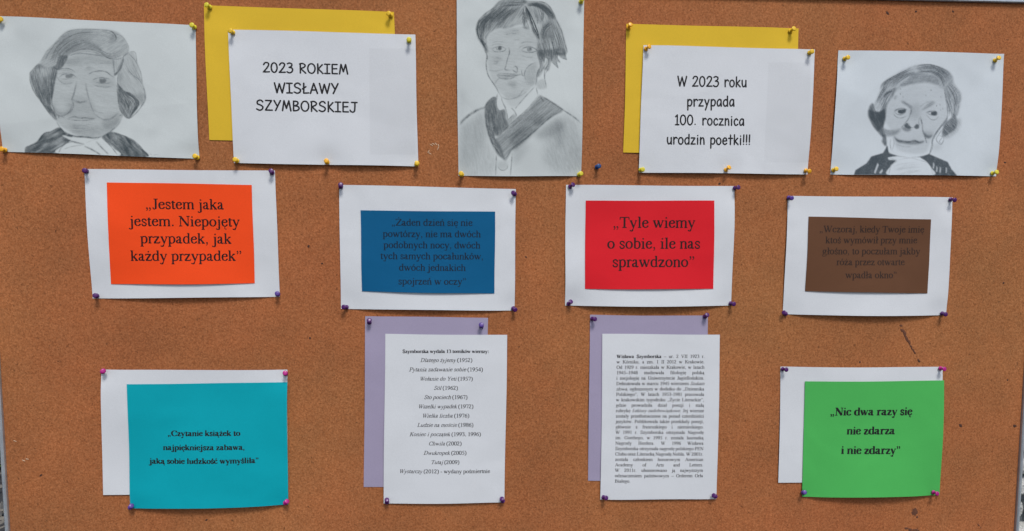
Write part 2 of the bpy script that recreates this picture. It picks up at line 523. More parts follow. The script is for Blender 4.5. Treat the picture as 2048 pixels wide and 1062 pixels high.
# v stem, h hairline, s slab serif, c stressed curve, u even curve, t/n thick/thin straight, d dot
SERIF = {
    'a': (444, [('v', 285, 60, 360), ('c', [(285, 330), (255, 425), (185, 445), (115, 420), (85, 370)]), ('d', 95, 365, 42), ('c', [(285, 275), (190, 235), (90, 180), (75, 105), (110, 40), (170, 28), (235, 55), (285, 115)]), ('c', [(285, 80), (310, 20), (350, 12), (420, 50)])]),
    'b': (500, [('v', 115, 20, 683), ('s', 20, 115, 662), ('c', bowl(115, 425, 12, 448, 1))]),
    'c': (444, [('c', [(365, 350), (330, 425), (245, 445), (120, 385), (75, 225), (125, 65), (230, 18), (330, 45), (405, 125)]), ('d', 358, 352, 42)]),
    'd': (500, [('v', 385, 20, 683), ('s', 290, 385, 662), ('s', 385, 480, 22), ('c', bowl(385, 75, 12, 448, -1))]),
    'e': (444, [('h', 90, 375, 272), ('c', [(380, 275), (360, 375), (300, 435), (225, 445), (120, 385), (75, 235), (125, 70), (230, 18), (330, 45), (410, 130)])]),
    'f': (333, [('v', 145, 10, 560), ('c', [(145, 530), (160, 630), (220, 670), (290, 655)]), ('d', 305, 632, 42), ('h', 30, 285, 438), ('s', 40, 255, 12)]),
    'g': (500, [('c', ell(235, 300, 135, 143)), ('h', 330, 465, 415), ('u', [(150, 185), (95, 120), (120, 62), (220, 42), (340, 40), (430, 0), (440, -80), (370, -165), (230, -203), (100, -190), (45, -130), (80, -50), (160, 20)], .5)]),
    'h': (500, [('v', 115, 10, 683), ('s', 20, 115, 662), ('s', 20, 210, 12), ('s', 295, 485, 12), ('c', arch(115, 390)), ('v', 390, 10, 345)]),
    'i': (278, [('v', 142, 10, 450), ('s', 30, 142, 430), ('s', 30, 255, 12), ('d', 138, 610, 54)]),
    'j': (278, [('v', 160, -100, 450), ('s', 60, 160, 430), ('c', [(160, -80), (145, -170), (75, -212), (5, -195)]), ('d', -8, -172, 42), ('d', 155, 610, 54)]),
    'k': (500, [('v', 115, 10, 683), ('s', 20, 115, 662), ('s', 20, 210, 12), ('s', 300, 495, 12), ('n', 115, 190, 390, 435), ('s', 290, 460, 438), ('t', 215, 270, 420, 12)]),
    'l': (278, [('v', 140, 10, 683), ('s', 30, 140, 662), ('s', 30, 255, 12)]),
    'm': (778, [('v', 115, 10, 450), ('s', 20, 115, 430), ('s', 20, 210, 12), ('c', arch(115, 390)), ('v', 390, 10, 345), ('s', 300, 480, 12), ('c', arch(390, 665)), ('v', 665, 10, 345), ('s', 575, 760, 12)]),
    'n': (500, [('v', 115, 10, 450), ('s', 20, 115, 430), ('s', 20, 210, 12), ('c', arch(115, 390)), ('v', 390, 10, 345), ('s', 300, 485, 12)]),
    'o': (500, [('c', ell(250, 230, 178, 215))]),
    'p': (500, [('v', 115, -205, 450), ('s', 15, 115, 430), ('s', 15, 215, -205), ('c', bowl(115, 425, 12, 448, 1))]),
    'r': (333, [('v', 115, 10, 450), ('s', 15, 115, 430), ('s', 15, 225, 12), ('c', [(115, 325), (165, 405), (220, 445), (285, 440)]), ('d', 290, 410, 44)]),
    's': (389, [('u', [(325, 320), (305, 405), (230, 445), (135, 435), (80, 375), (95, 305), (170, 255), (260, 205), (325, 145), (315, 65), (250, 18), (165, 15), (90, 55), (62, 150)], .72)]),
    't': (278, [('v', 122, 70, 550), ('c', [(122, 100), (140, 28), (190, 12), (270, 55)]), ('h', 20, 262, 435)]),
    'u': (500, [('v', 115, 105, 440), ('s', 15, 115, 430), ('c', [(115, 130), (135, 40), (205, 12), (290, 30), (380, 95)]), ('v', 380, 10, 440), ('s', 285, 380, 430), ('s', 380, 485, 20)]),
    'w': (722, [('t', 85, 435, 240, 10), ('n', 240, 10, 370, 400), ('t', 350, 435, 495, 10), ('n', 495, 10, 640, 430), ('s', 10, 190, 435), ('s', 275, 430, 435), ('s', 580, 710, 435)]),
    'y': (500, [('t', 95, 435, 270, 25), ('n', 425, 430, 215, -130), ('c', [(215, -130), (160, -205), (75, -195)]), ('d', 62, -178, 42), ('s', 15, 185, 435), ('s', 345, 490, 435)]),
    'z': (444, [('H', 45, 390, 425), ('t', 350, 420, 75, 25), ('H', 45, 410, 22), ('n', 50, 430, 38, 340), ('n', 408, 20, 425, 120)]),
    'A': (722, [('n', 345, 650, 100, 20), ('t', 365, 662, 610, 20), ('h', 190, 480, 225), ('s', 15, 190, 12), ('s', 500, 710, 12)]),
    'B': (667, [('v', 165, 10, 655), ('s', 20, 165, 12), ('s', 20, 165, 648), ('c', [(165, 645), (350, 645), (490, 575), (490, 430), (390, 358), (165, 345)]), ('c', [(165, 345), (420, 335), (560, 240), (555, 110), (430, 22), (165, 14)])]),
    'C': (667, [('c', [(595, 470), (540, 600), (390, 655), (210, 605), (95, 460), (85, 260), (170, 90), (350, 10), (520, 45), (620, 150)]), ('n', 598, 655, 604, 450)]),
    'D': (722, [('v', 165, 10, 655), ('s', 20, 165, 12), ('s', 20, 165, 648), ('c', [(165, 645), (400, 635), (580, 525), (625, 335), (575, 140), (400, 22), (165, 14)])]),
    'E': (611, [('v', 165, 10, 655), ('h', 20, 550, 642), ('h', 165, 430, 345), ('h', 20, 575, 18), ('n', 548, 650, 555, 510), ('n', 575, 15, 605, 170), ('n', 430, 425, 430, 265)]),
    'G': (722, [('c', [(605, 480), (550, 600), (400, 655), (210, 605), (95, 460), (85, 260), (170, 90), (350, 10), (500, 35), (590, 100)]), ('n', 612, 655, 618, 460), ('v', 592, 40, 265), ('s', 480, 705, 272)]),
    'H': (722, [('v', 165, 10, 655), ('v', 555, 10, 655), ('h', 165, 555, 340), ('s', 20, 310, 12), ('s', 20, 310, 648), ('s', 415, 700, 12), ('s', 415, 700, 648)]),
    'I': (333, [('v', 165, 10, 655), ('s', 20, 312, 12), ('s', 20, 312, 648)]),
    'J': (389, [('v', 245, 120, 655), ('c', [(245, 140), (225, 30), (140, -8), (65, 20)]), ('d', 68, 60, 46), ('s', 110, 375, 648)]),
    'K': (722, [('v', 165, 10, 655), ('s', 20, 310, 12), ('s', 20, 310, 648), ('n', 185, 325, 560, 645), ('t', 300, 410, 620, 15), ('s', 480, 690, 648), ('s', 500, 715, 12)]),
    'L': (611, [('v', 165, 10, 655), ('s', 20, 310, 648), ('h', 20, 565, 18), ('n', 562, 15, 600, 180)]),
    'M': (889, [('n', 155, 10, 155, 650), ('t', 150, 655, 440, 20), ('n', 440, 20, 715, 650), ('v', 725, 10, 655), ('s', 15, 290, 12), ('s', 15, 155, 648), ('s', 590, 870, 12), ('s', 720, 870, 648)]),
    'N': (722, [('n', 125, 10, 125, 650), ('t', 120, 650, 600, 10), ('n', 610, 10, 610, 655), ('s', 15, 130, 648), ('s', 20, 235, 12), ('s', 500, 710, 648)]),
    'O': (722, [('c', ell(361, 331, 285, 330, 17))]),
    'P': (556, [('v', 165, 10, 655), ('s', 20, 300, 12), ('s', 20, 165, 648), ('c', [(165, 645), (350, 642), (490, 570), (495, 430), (380, 335), (165, 325)])]),
    'R': (667, [('v', 165, 10, 655), ('s', 20, 300, 12), ('s', 20, 165, 648), ('c', [(165, 645), (350, 642), (490, 575), (490, 440), (370, 350), (165, 345)]), ('t', 330, 345, 600, 15), ('s', 520, 655, 12)]),
    'S': (556, [('u', [(455, 490), (425, 600), (310, 655), (180, 640), (95, 560), (105, 450), (210, 375), (350, 300), (460, 220), (460, 110), (370, 20), (240, 5), (120, 60), (65, 190)], .75), ('n', 462, 655, 460, 480), ('n', 68, 5, 62, 200)]),
    'T': (611, [('v', 305, 10, 645), ('h', 30, 580, 640), ('n', 32, 645, 22, 500), ('n', 578, 645, 590, 500), ('s', 170, 440, 12)]),
    'U': (722, [('v', 165, 210, 655), ('c', [(165, 220), (200, 60), (360, 8), (520, 60), (565, 220)]), ('n', 565, 210, 565, 650), ('s', 20, 310, 648), ('s', 470, 700, 648)]),
    'V': (722, [('t', 120, 648, 370, 5), ('n', 370, 5, 610, 645), ('s', 15, 260, 648), ('s', 500, 700, 648)]),
    'W': (944, [('t', 100, 648, 310, 5), ('n', 310, 5, 490, 560), ('t', 430, 648, 640, 5), ('n', 640, 5, 850, 645), ('s', 5, 220, 648), ('s', 330, 560, 648), ('s', 750, 935, 648)]),
    'Y': (722, [('v', 370, 10, 300), ('t', 130, 648, 370, 295), ('n', 370, 295, 600, 645), ('s', 20, 260, 648), ('s', 490, 700, 648), ('s', 240, 495, 12)]),
    'Z': (611, [('h', 40, 570, 642), ('t', 545, 640, 65, 20), ('h', 30, 580, 18), ('n', 45, 650, 30, 510), ('n', 580, 15, 598, 170)]),
    '0': (500, [('c', ell(250, 331, 180, 332))]),
    '1': (500, [('v', 270, 10, 672), ('s', 120, 400, 12), ('n', 120, 585, 270, 660)]),
    '2': (500, [('c', [(55, 510), (100, 625), (215, 668), (335, 610), (355, 490), (290, 340), (170, 180), (60, 45)]), ('T', 55, 445, 35)]),
    '3': (500, [('c', [(75, 545), (130, 640), (240, 668), (350, 610), (350, 480), (270, 390), (190, 355)]), ('c', [(200, 360), (340, 330), (410, 210), (370, 70), (230, 5), (80, 30)]), ('d', 75, 42, 36)]),
    '4': (500, [('v', 345, 10, 668), ('n', 335, 655, 35, 190), ('T', 20, 470, 190)]),
    '5': (500, [('T', 165, 430, 635), ('n', 165, 640, 100, 400), ('c', [(100, 400), (250, 400), (380, 310), (395, 180), (310, 40), (170, 5), (60, 35)]), ('d', 60, 45, 36)]),
    '6': (500, [('c', [(440, 665), (280, 600), (130, 450), (85, 250), (130, 70), (250, 8)]), ('c', ell(255, 210, 168, 203))]),
    '7': (500, [('T', 60, 440, 630), ('n', 65, 640, 40, 510), ('u', [(445, 630), (350, 350), (240, -5)], .7)]),
    '8': (500, [('c', ell(250, 500, 135, 165)), ('c', ell(250, 170, 175, 168))]),
    '9': (500, [('c', [(60, -5), (220, 60), (370, 220), (415, 420), (370, 600), (250, 668)]), ('c', ell(245, 455, 168, 205))]),
    '.': (250, [('d', 125, 48, 58)]),
    ',': (250, [('d', 120, 48, 56), ('u', [(150, 50), (155, -40), (85, -125)], .42)]),
    '\u201e': (444, [('d', 115, 48, 56), ('u', [(145, 50), (150, -40), (80, -125)], .42), ('d', 300, 48, 56), ('u', [(330, 50), (335, -40), (265, -125)], .42)]),
    '\u201d': (444, [('d', 115, 610, 56), ('u', [(145, 612), (150, 525), (80, 440)], .42), ('d', 300, 610, 56), ('u', [(330, 612), (335, 525), (265, 440)], .42)]),
    ':': (278, [('d', 138, 48, 58), ('d', 138, 400, 58)]),
    '(': (333, [('c', [(290, 670), (130, 520), (70, 250), (130, -20), (290, -170)])]),
    ')': (333, [('c', [(43, 670), (203, 520), (263, 250), (203, -20), (43, -170)])]),
    '-': (333, [('T', 45, 290, 225)]),
    '\u2013': (500, [('H', 0, 500, 225)]),
    ' ': (250, []),
}


def diacritic(base, extra):
    w, s = SERIF[base]
    return (w, s + extra)


def OG(x): return [('u', [(x, 15), (x - 55, -60), (x - 40, -160), (x + 60, -175)], .45)]
def AC(x, y=525): return [('u', [(x - 30, y), (x + 70, y + 135)], .8)]


SERIF['ą'] = diacritic('a', OG(400)); SERIF['ę'] = diacritic('e', OG(290))
SERIF['ć'] = diacritic('c', AC(245)); SERIF['ń'] = diacritic('n', AC(250)); SERIF['ó'] = diacritic('o', AC(250))
SERIF['ś'] = diacritic('s', AC(200)); SERIF['ż'] = diacritic('z', [('d', 225, 600, 54)])
SERIF['Ż'] = diacritic('Z', [('d', 310, 790, 54)]); SERIF['ł'] = diacritic('l', [('H2', 40, 290, 240, 410)])
BOLD_W = {'b': 556, 'd': 556, 'h': 556, 'j': 333, 'k': 556, 'm': 833, 'n': 556, 'ń': 556, 'p': 556, 'r': 444, 't': 333, 'u': 556, 'a': 500, 'ą': 500,
          'C': 722, 'W': 1000, 'S': 556, 'ł': 278, ':': 333}
ITAL_W = {'f': 278, 'k': 444, 'm': 722, 'w': 667, 'y': 444, 'z': 389, 'ż': 389, 'P': 611, 'W': 833, 'S': 500, 'L': 556, 'K': 667}

# rounded hand-lettered style: cap height 100, x height 68
HAND = {
    '2': (64, [('u', [(8, 78), (18, 95), (34, 101), (52, 92), (53, 74), (40, 48), (22, 22), (5, 2)]), ('l', (5, 2), (60, 4))]),
    '0': (66, [('u', ell(32, 50, 27, 50))]),
    '3': (62, [('u', [(8, 93), (26, 101), (48, 92), (46, 70), (24, 55)]), ('u', [(24, 55), (48, 50), (56, 28), (42, 4), (20, 0), (4, 10)])]),
    '1': (44, [('l', (6, 82), (24, 100)), ('l', (24, 100), (24, 0)), ('l', (6, 0), (42, 0))]),
    'R': (66, [('l', (10, 0), (10, 98)), ('u', [(4, 94), (30, 100), (54, 84), (46, 62), (12, 46)]), ('l', (14, 46), (60, 0))]),
    'O': (80, [('u', ell(39, 50, 34, 50))]),
    'K': (62, [('l', (10, 0), (10, 100)), ('l', (52, 92), (10, 42)), ('l', (16, 46), (58, 0))]),
    'I': (56, [('l', (27, 2), (27, 98)), ('l', (4, 98), (52, 98)), ('l', (4, 2), (52, 2))]),
    'E': (64, [('l', (10, 2), (10, 98)), ('l', (10, 98), (56, 98)), ('l', (10, 52), (52, 54)), ('l', (10, 2), (58, 2))]),
    'M': (88, [('l', (6, 0), (20, 100)), ('l', (20, 100), (42, 24)), ('l', (42, 24), (64, 100)), ('l', (64, 100), (82, 0))]),
    'W': (100, [('l', (5, 100), (26, 2)), ('l', (26, 2), (48, 92)), ('l', (48, 92), (72, 2)), ('l', (72, 2), (96, 100))]),
    'S': (70, [('u', [(60, 84), (46, 99), (26, 98), (10, 82), (16, 62), (42, 50), (60, 34), (54, 10), (30, 0), (5, 12)])]),
    'Ł': (56, [('l', (12, 100), (10, 2)), ('l', (10, 2), (54, 4)), ('l', (0, 44), (30, 66))]),
    'A': (74, [('l', (5, 0), (36, 100)), ('l', (36, 100), (68, 0)), ('l', (16, 34), (60, 34))]),
    'Y': (66, [('l', (5, 100), (32, 48)), ('l', (62, 100), (18, 0))]),
    'Z': (70, [('l', (8, 98), (60, 98)), ('l', (60, 98), (6, 3)), ('l', (6, 3), (66, 3))]),
    'B': (66, [('l', (10, 2), (10, 98)), ('u', [(10, 98), (42, 94), (50, 76), (36, 58), (12, 52)]), ('u', [(12, 52), (48, 46), (60, 26), (44, 6), (10, 2)])]),
    'J': (68, [('l', (16, 98), (66, 98)), ('u', [(46, 98), (46, 50), (42, 12), (26, 0), (8, 8), (2, 20)])]),
    'r': (46, [('l', (8, 68), (10, 0)), ('u', [(10, 44), (20, 62), (34, 68), (44, 58)])]),
    'o': (56, [('u', ell(27, 33, 23, 34))]),
    'k': (54, [('l', (9, 100), (9, 0)), ('l', (44, 66), (10, 30)), ('l', (16, 36), (50, 0))]),
    'u': (56, [('u', [(7, 66), (8, 30), (18, 2), (36, 8), (46, 30)]), ('l', (46, 66), (48, 0))]),
    'p': (56, [('l', (9, 66), (9, -38)), ('u', [(10, 48), (26, 66), (46, 56), (50, 30), (36, 4), (10, 8)])]),
    'z': (52, [('l', (5, 64), (44, 64)), ('l', (44, 64), (5, 2)), ('l', (5, 2), (48, 2))]),
    'y': (54, [('l', (5, 66), (26, 8)), ('l', (48, 66), (12, -38))]),
    'a': (56, [('u', [(46, 56), (32, 68), (14, 56), (6, 30), (14, 4), (30, 6), (44, 30)]), ('l', (45, 64), (49, 0))]),
    'd': (58, [('l', (48, 100), (49, 0)), ('u', [(48, 52), (32, 66), (12, 54), (6, 28), (18, 2), (36, 4), (48, 20)])]),
    'c': (50, [('u', [(44, 54), (30, 68), (12, 54), (6, 28), (18, 3), (34, 2), (46, 12)])]),
    'n': (54, [('l', (8, 68), (9, 0)), ('u', [(9, 42), (22, 64), (38, 62), (44, 36), (46, 0)])]),
    'i': (26, [('l', (12, 64), (13, 0)), ('d', 12, 88, 8)]),
    'e': (54, [('l', (8, 34), (47, 38)), ('u', [(47, 38), (40, 62), (24, 67), (8, 46), (9, 16), (28, 0), (48, 12)])]),
    't': (48, [('l', (24, 98), (24, 0)), ('l', (4, 64), (46, 64))]),
    '.': (30, [('d', 12, 6, 8)]),
    '!': (22, [('l', (11, 100), (10, 28)), ('d', 10, 5, 8)]),
    ' ': (38, []),
}


def glyph_parts(ch, style):
    """list of (verts, faces) in em/1000 units, and the advance"""
    if style == 'hand':
        w, S = HAND[ch]
        out = []
        for s in S:
            if s[0] == 'l': P = np.array(s[1:3], float)
            elif s[0] == 'u': P = spline(s[1], 6)
            if s[0] == 'd': out.append(disc(s[1], s[2], s[3]))
            else:
                out.append(ribbon(P, 15.5)); out.append(disc(*P[0], 7.7)); out.append(disc(*P[-1], 7.7))
        return out, w + 9
    bold, ital = style == 'bold', style == 'italic'
    w, S = SERIF[ch]
    W = (BOLD_W if bold else ITAL_W if ital else {}).get(ch, w)
    k = W / w
    cap = ch.isupper() or ch.isdigit()
    thick = (176 if bold else 112 if not ital else 98) * (1.08 if cap and not ch.isdigit() else 1)
    thin = 66 if bold else 56
    out = []
    for s in S:
        c = s[0]
        if c == 'v': V, F = ribbon([(s[1], s[2]), (s[1], s[3])], thick / k)
        elif c in 'hHT' and len(c) == 1: V, F = ribbon([(s[1], s[3]), (s[2], s[3])], {'h': thin, 'H': thin * 1.35, 'T': thick * .8}[c])
        elif c == 'H2': V, F = ribbon([(s[1], s[3]), (s[2], s[4])], thin * 1.4)
        elif c == 's':
            if ital and s[3] > 100 and not cap: continue
            m = thin / 2
            V = np.array([(s[1], s[3] - m), (s[2], s[3] - m), (s[2], s[3] + m), (s[1], s[3] + m)], float); F = [(0, 1, 2, 3)]
        elif c == 'd': V, F = disc(s[1], s[2], s[3] * (1.3 if bold else 1.0))
        elif c in 'tn': V, F = ribbon([(s[1], s[2]), (s[3], s[4])], thick * 1.03 if c == 't' else thin * 1.1)
        elif c == 'c':
            P = spline(s[1], 4)
            T = np.gradient(P, axis=0); T /= np.maximum(np.linalg.norm(T, axis=1), 1e-9)[:, None]
            V, F = ribbon(P, thin + (thick * 1.06 - thin) * np.abs(T[:, 1]) ** 1.7)
        elif c == 'u': V, F = ribbon(spline(s[1], 4), thick * (s[2] if len(s) > 2 else 1))
        V = V.copy(); V[:, 0] *= k
        if ital: V[:, 0] += V[:, 1] * .27
        out.append((V, F))
    return out, W


def runs_width(runs, extra=0.0):
    n = 0
    for text, style in runs:
        for ch in text:
            n += glyph_parts(ch, style)[1] + (extra if ch == ' ' else 0)
    return n


def write_lines(name, sheet, lines, mat, parent, clear=0.00012):
    org = np.array(parent.location) + (np.array(parent.parent.location) if parent.parent else 0)
    """lines: (runs, left px, right px, vertical scale or None, justify em or None); the ink follows the sheet's surface"""
    V, F = [], []
    for runs, a, b, cap, em in lines:
        if isinstance(runs, str): runs = [(runs, 'roman')]
        A, Bp = back([a, b])
        L = np.linalg.norm(Bp - A); ex = (Bp - A) / L; ey = np.array([-ex[1], ex[0]])
        extra = 0.0
        if em:                                           # fixed size, word gaps stretched to the measure
            k = em
            ns = sum(t.count(' ') for t, _ in runs)
            if ns: extra = (L / k - runs_width(runs)) / ns
        else:
            k = L / runs_width(runs)
        ky = cap * k if cap else k
        x = 0.0
        for text, style in runs:
            for ch in text:
                parts, adv = glyph_parts(ch, style)
                for i, (gv, gf) in enumerate(parts):
                    p = A + ex * ((x + gv[:, :1]) * k) + ey * (gv[:, 1:] * ky)
                    n0 = len(V)
                    h = sheet.h(p) + clear + i * 4e-6
                    V += list(to_world(p[:, 0], p[:, 1], h) - org)
                    F += [tuple(n0 + q for q in f) for f in gf]
                x += adv + (extra if ch == ' ' else 0)
    return obj(name, mesh_from(name, V, F), mat, parent)


def Z(x0, y0, k):
    return lambda x, y: (x0 + x / k, y0 + y / k)

# ------------------------------------------------------------------ pencil drawings, laid down stroke by stroke as graphite on paper
class Pencil:
    def __init__(self, x0, y0, x1, y1, seed, R=1.7):
        self.x0, self.y0, self.R = x0, y0, R
        self.nx, self.ny = int((x1 - x0) * R), int((y1 - y0) * R)
        self.T = np.ones((self.ny, self.nx))
        self.r = np.random.default_rng(seed)
        g = self.r.normal(0, 1, (self.ny, self.nx))
        self.grain = np.clip(.85 + .22 * self.box(g, 1, 1) * 2.0, .35, 1.15)
        yy, xx = np.mgrid[0:self.ny, 0:self.nx]
        self.X, self.Y = x0 + (xx + .5) / R, y0 + (yy + .5) / R
        self.z = lambda x, y: (x, y)

    @staticmethod
    def box(a, r, n=3):
        r = int(round(r))
        if r < 1: return a
        for _ in range(n):
            for ax in (0, 1):
                p = np.concatenate([np.repeat(a.take([0], ax), r + 1, ax), a, np.repeat(a.take([-1], ax), r, ax)], ax)
                c = np.cumsum(p, ax)
                m = a.shape[ax]
                a = (c.take(range(2 * r + 1, 2 * r + 1 + m), ax) - c.take(range(0, m), ax)) / (2 * r + 1)
        return a

    def pts(self, P, smooth, n=8):
        P = np.array([self.z(*p) for p in P], float)
        return spline(P, n) if smooth else P

    def mask(self, Q):
        M = np.zeros((self.ny, self.nx), bool)
        a, b = Q.min(0), Q.max(0)
        i0, i1 = max(0, int((a[0] - self.x0) * self.R) - 1), min(self.nx, int((b[0] - self.x0) * self.R) + 2)
        j0, j1 = max(0, int((a[1] - self.y0) * self.R) - 1), min(self.ny, int((b[1] - self.y0) * self.R) + 2)
        if i1 <= i0 or j1 <= j0: return M
        X, Y = self.X[j0:j1, i0:i1], self.Y[j0:j1, i0:i1]
        m = M[j0:j1, i0:i1]
        for k in range(len(Q)):
            x1, y1 = Q[k]; x2, y2 = Q[(k + 1) % len(Q)]
            if y1 == y2: continue
            c = (Y > min(y1, y2)) & (Y <= max(y1, y2)) & (X < x1 + (Y - y1) * (x2 - x1) / (y2 - y1))
            m ^= c
        return M

    def streak(self, ang, across=1.2, along=9):
        """value noise stretched along a direction (degrees)"""
        a = math.radians(ang)
        u = (self.X * math.cos(a) + self.Y * math.sin(a)) / along
        v = (-self.X * math.sin(a) + self.Y * math.cos(a)) / across
        u = u - u.min(); v = v - v.min()
        n = self.r.random((int(v.max()) + 3, int(u.max()) + 3))
        iu, iv = u.astype(int), v.astype(int); fu, fv = u - iu, v - iv
        fu, fv = fu * fu * (3 - 2 * fu), fv * fv * (3 - 2 * fv)
        return (n[iv, iu] * (1 - fu) + n[iv, iu + 1] * fu) * (1 - fv) + (n[iv + 1, iu] * (1 - fu) + n[iv + 1, iu + 1] * fu) * fv

    def fill(self, P, dark, blur=1.0, hatch=None, amt=.5, smooth=True, across=1.3, along=9):
        P = list(P)
        Q = self.pts(P + [P[0]], smooth)
        m = self.box(self.mask(Q).astype(float), blur * self.R / 1.7)
        if hatch is not None:
            m = m * (1 - amt + 2 * amt * (self.streak(hatch, across, along)))
        self.T *= 1 - np.clip(m * dark * (.6 + .4 * self.grain), 0, .96)

    def erase(self, P, k, blur=1.0, smooth=True):
        P = list(P)
        m = self.box(self.mask(self.pts(P + [P[0]], smooth)).astype(float), blur)
        self.T = self.T + (1 - self.T) * m * k

    def line(self, P, w=1.3, dark=.5, smooth=True, taper=True, lift=False):
        self.stamp(self.pts(P, smooth, 10), w, dark, taper, lift)

    def stamp(self, Q, w, dark, taper=True, lift=False):
        seg = np.linalg.norm(np.diff(Q, axis=0), axis=1)
        L = np.concatenate([[0], np.cumsum(seg)])
        if L[-1] < .3: return
        n = max(3, int(L[-1] * self.R * 1.6))
        t = np.linspace(0, L[-1], n)
        x = (np.interp(t, L, Q[:, 0]) - self.x0) * self.R
        y = (np.interp(t, L, Q[:, 1]) - self.y0) * self.R
        k = np.minimum(1, np.minimum(t, L[-1] - t) / max(L[-1] * .18, 1e-6)) ** .6 if taper else np.ones(n)
        k = k * (.8 + .2 * np.sin(t * .35 + self.r.uniform(0, 6)))
        s = w * self.R * .42
        rad = int(s * 2.2) + 1
        o = np.arange(-rad, rad + 1)
        ix, iy = np.floor(x).astype(int), np.floor(y).astype(int)
        gx = ix[:, None, None] + o[None, None, :] + 0 * o[None, :, None]
        gy = iy[:, None, None] + o[None, :, None] + 0 * o[None, None, :]
        d2 = (gx + .5 - x[:, None, None]) ** 2 + (gy + .5 - y[:, None, None]) ** 2
        a = np.exp(-d2 / (2 * s * s)) * (dark * k)[:, None, None]
        ok = (gx >= 0) & (gx < self.nx) & (gy >= 0) & (gy < self.ny)
        lay = np.zeros_like(self.T)
        np.maximum.at(lay, (gy[ok], gx[ok]), a[ok])
        lay *= self.grain
        if lift: self.T = self.T + (1 - self.T) * np.clip(lay, 0, 1)
        else: self.T *= 1 - np.clip(lay, 0, .95)

    def hair(self, A, Bc, n, w=.9, dark=.3, part=(.35, 1.0), jit=1.0, lift=False):
        """n loose strokes between two guide curves"""
        A, Bc = self.pts(A, True, 12), self.pts(Bc, True, 12)
        tt = np.linspace(0, 1, 24)
        ra = np.stack([np.interp(tt, np.linspace(0, 1, len(A)), A[:, i]) for i in (0, 1)], 1)
        rb = np.stack([np.interp(tt, np.linspace(0, 1, len(Bc)), Bc[:, i]) for i in (0, 1)], 1)
        for _ in range(n):
            f = self.r.random(); g = np.clip(f + self.r.normal(0, .04), 0, 1)
            ff = np.linspace(f, g, 24)[:, None]
            C = ra * (1 - ff) + rb * ff + self.r.normal(0, jit * .3, 2)
            ln = int(24 * self.r.uniform(*part)); st = self.r.integers(0, 24 - ln + 1)
            if ln < 4: continue
            self.stamp(C[st:st + ln], w * self.r.uniform(.7, 1.3), dark * self.r.uniform(.5, 1.3), True, lift)

    def colour(self, px, s, t, tint=(.10, .12, .135)):
        x = np.clip((px[:, 0] - self.x0) * self.R - .5, 0, self.nx - 1.001)
        y = np.clip((px[:, 1] - self.y0) * self.R - .5, 0, self.ny - 1.001)
        ix, iy = x.astype(int), y.astype(int); fx, fy = x - ix, y - iy
        T = self.T
        v = (T[iy, ix] * (1 - fx) + T[iy, ix + 1] * fx) * (1 - fy) + (T[iy + 1, ix] * (1 - fx) + T[iy + 1, ix + 1] * fx) * fy
        v = v[:, None] ** 1.85
        return v + (1 - v) * np.array(tint)


def smudges(D, n, dark, size=(8, 26)):
    for _ in range(n):
        x, y = D.r.uniform(D.x0, D.x0 + D.nx / D.R), D.r.uniform(D.y0, D.y0 + D.ny / D.R)
        a, b, th = D.r.uniform(*size), D.r.uniform(*size) * .5, D.r.uniform(0, 3)
        z = D.z; D.z = lambda p, q: (p, q)
        D.fill([(x + a * math.cos(k) * math.cos(th) - b * math.sin(k) * math.sin(th), y + a * math.cos(k) * math.sin(th) + b * math.sin(k) * math.cos(th)) for k in np.linspace(0, 5.6, 9)],
               dark * D.r.uniform(.4, 1), 9)
        D.z = z


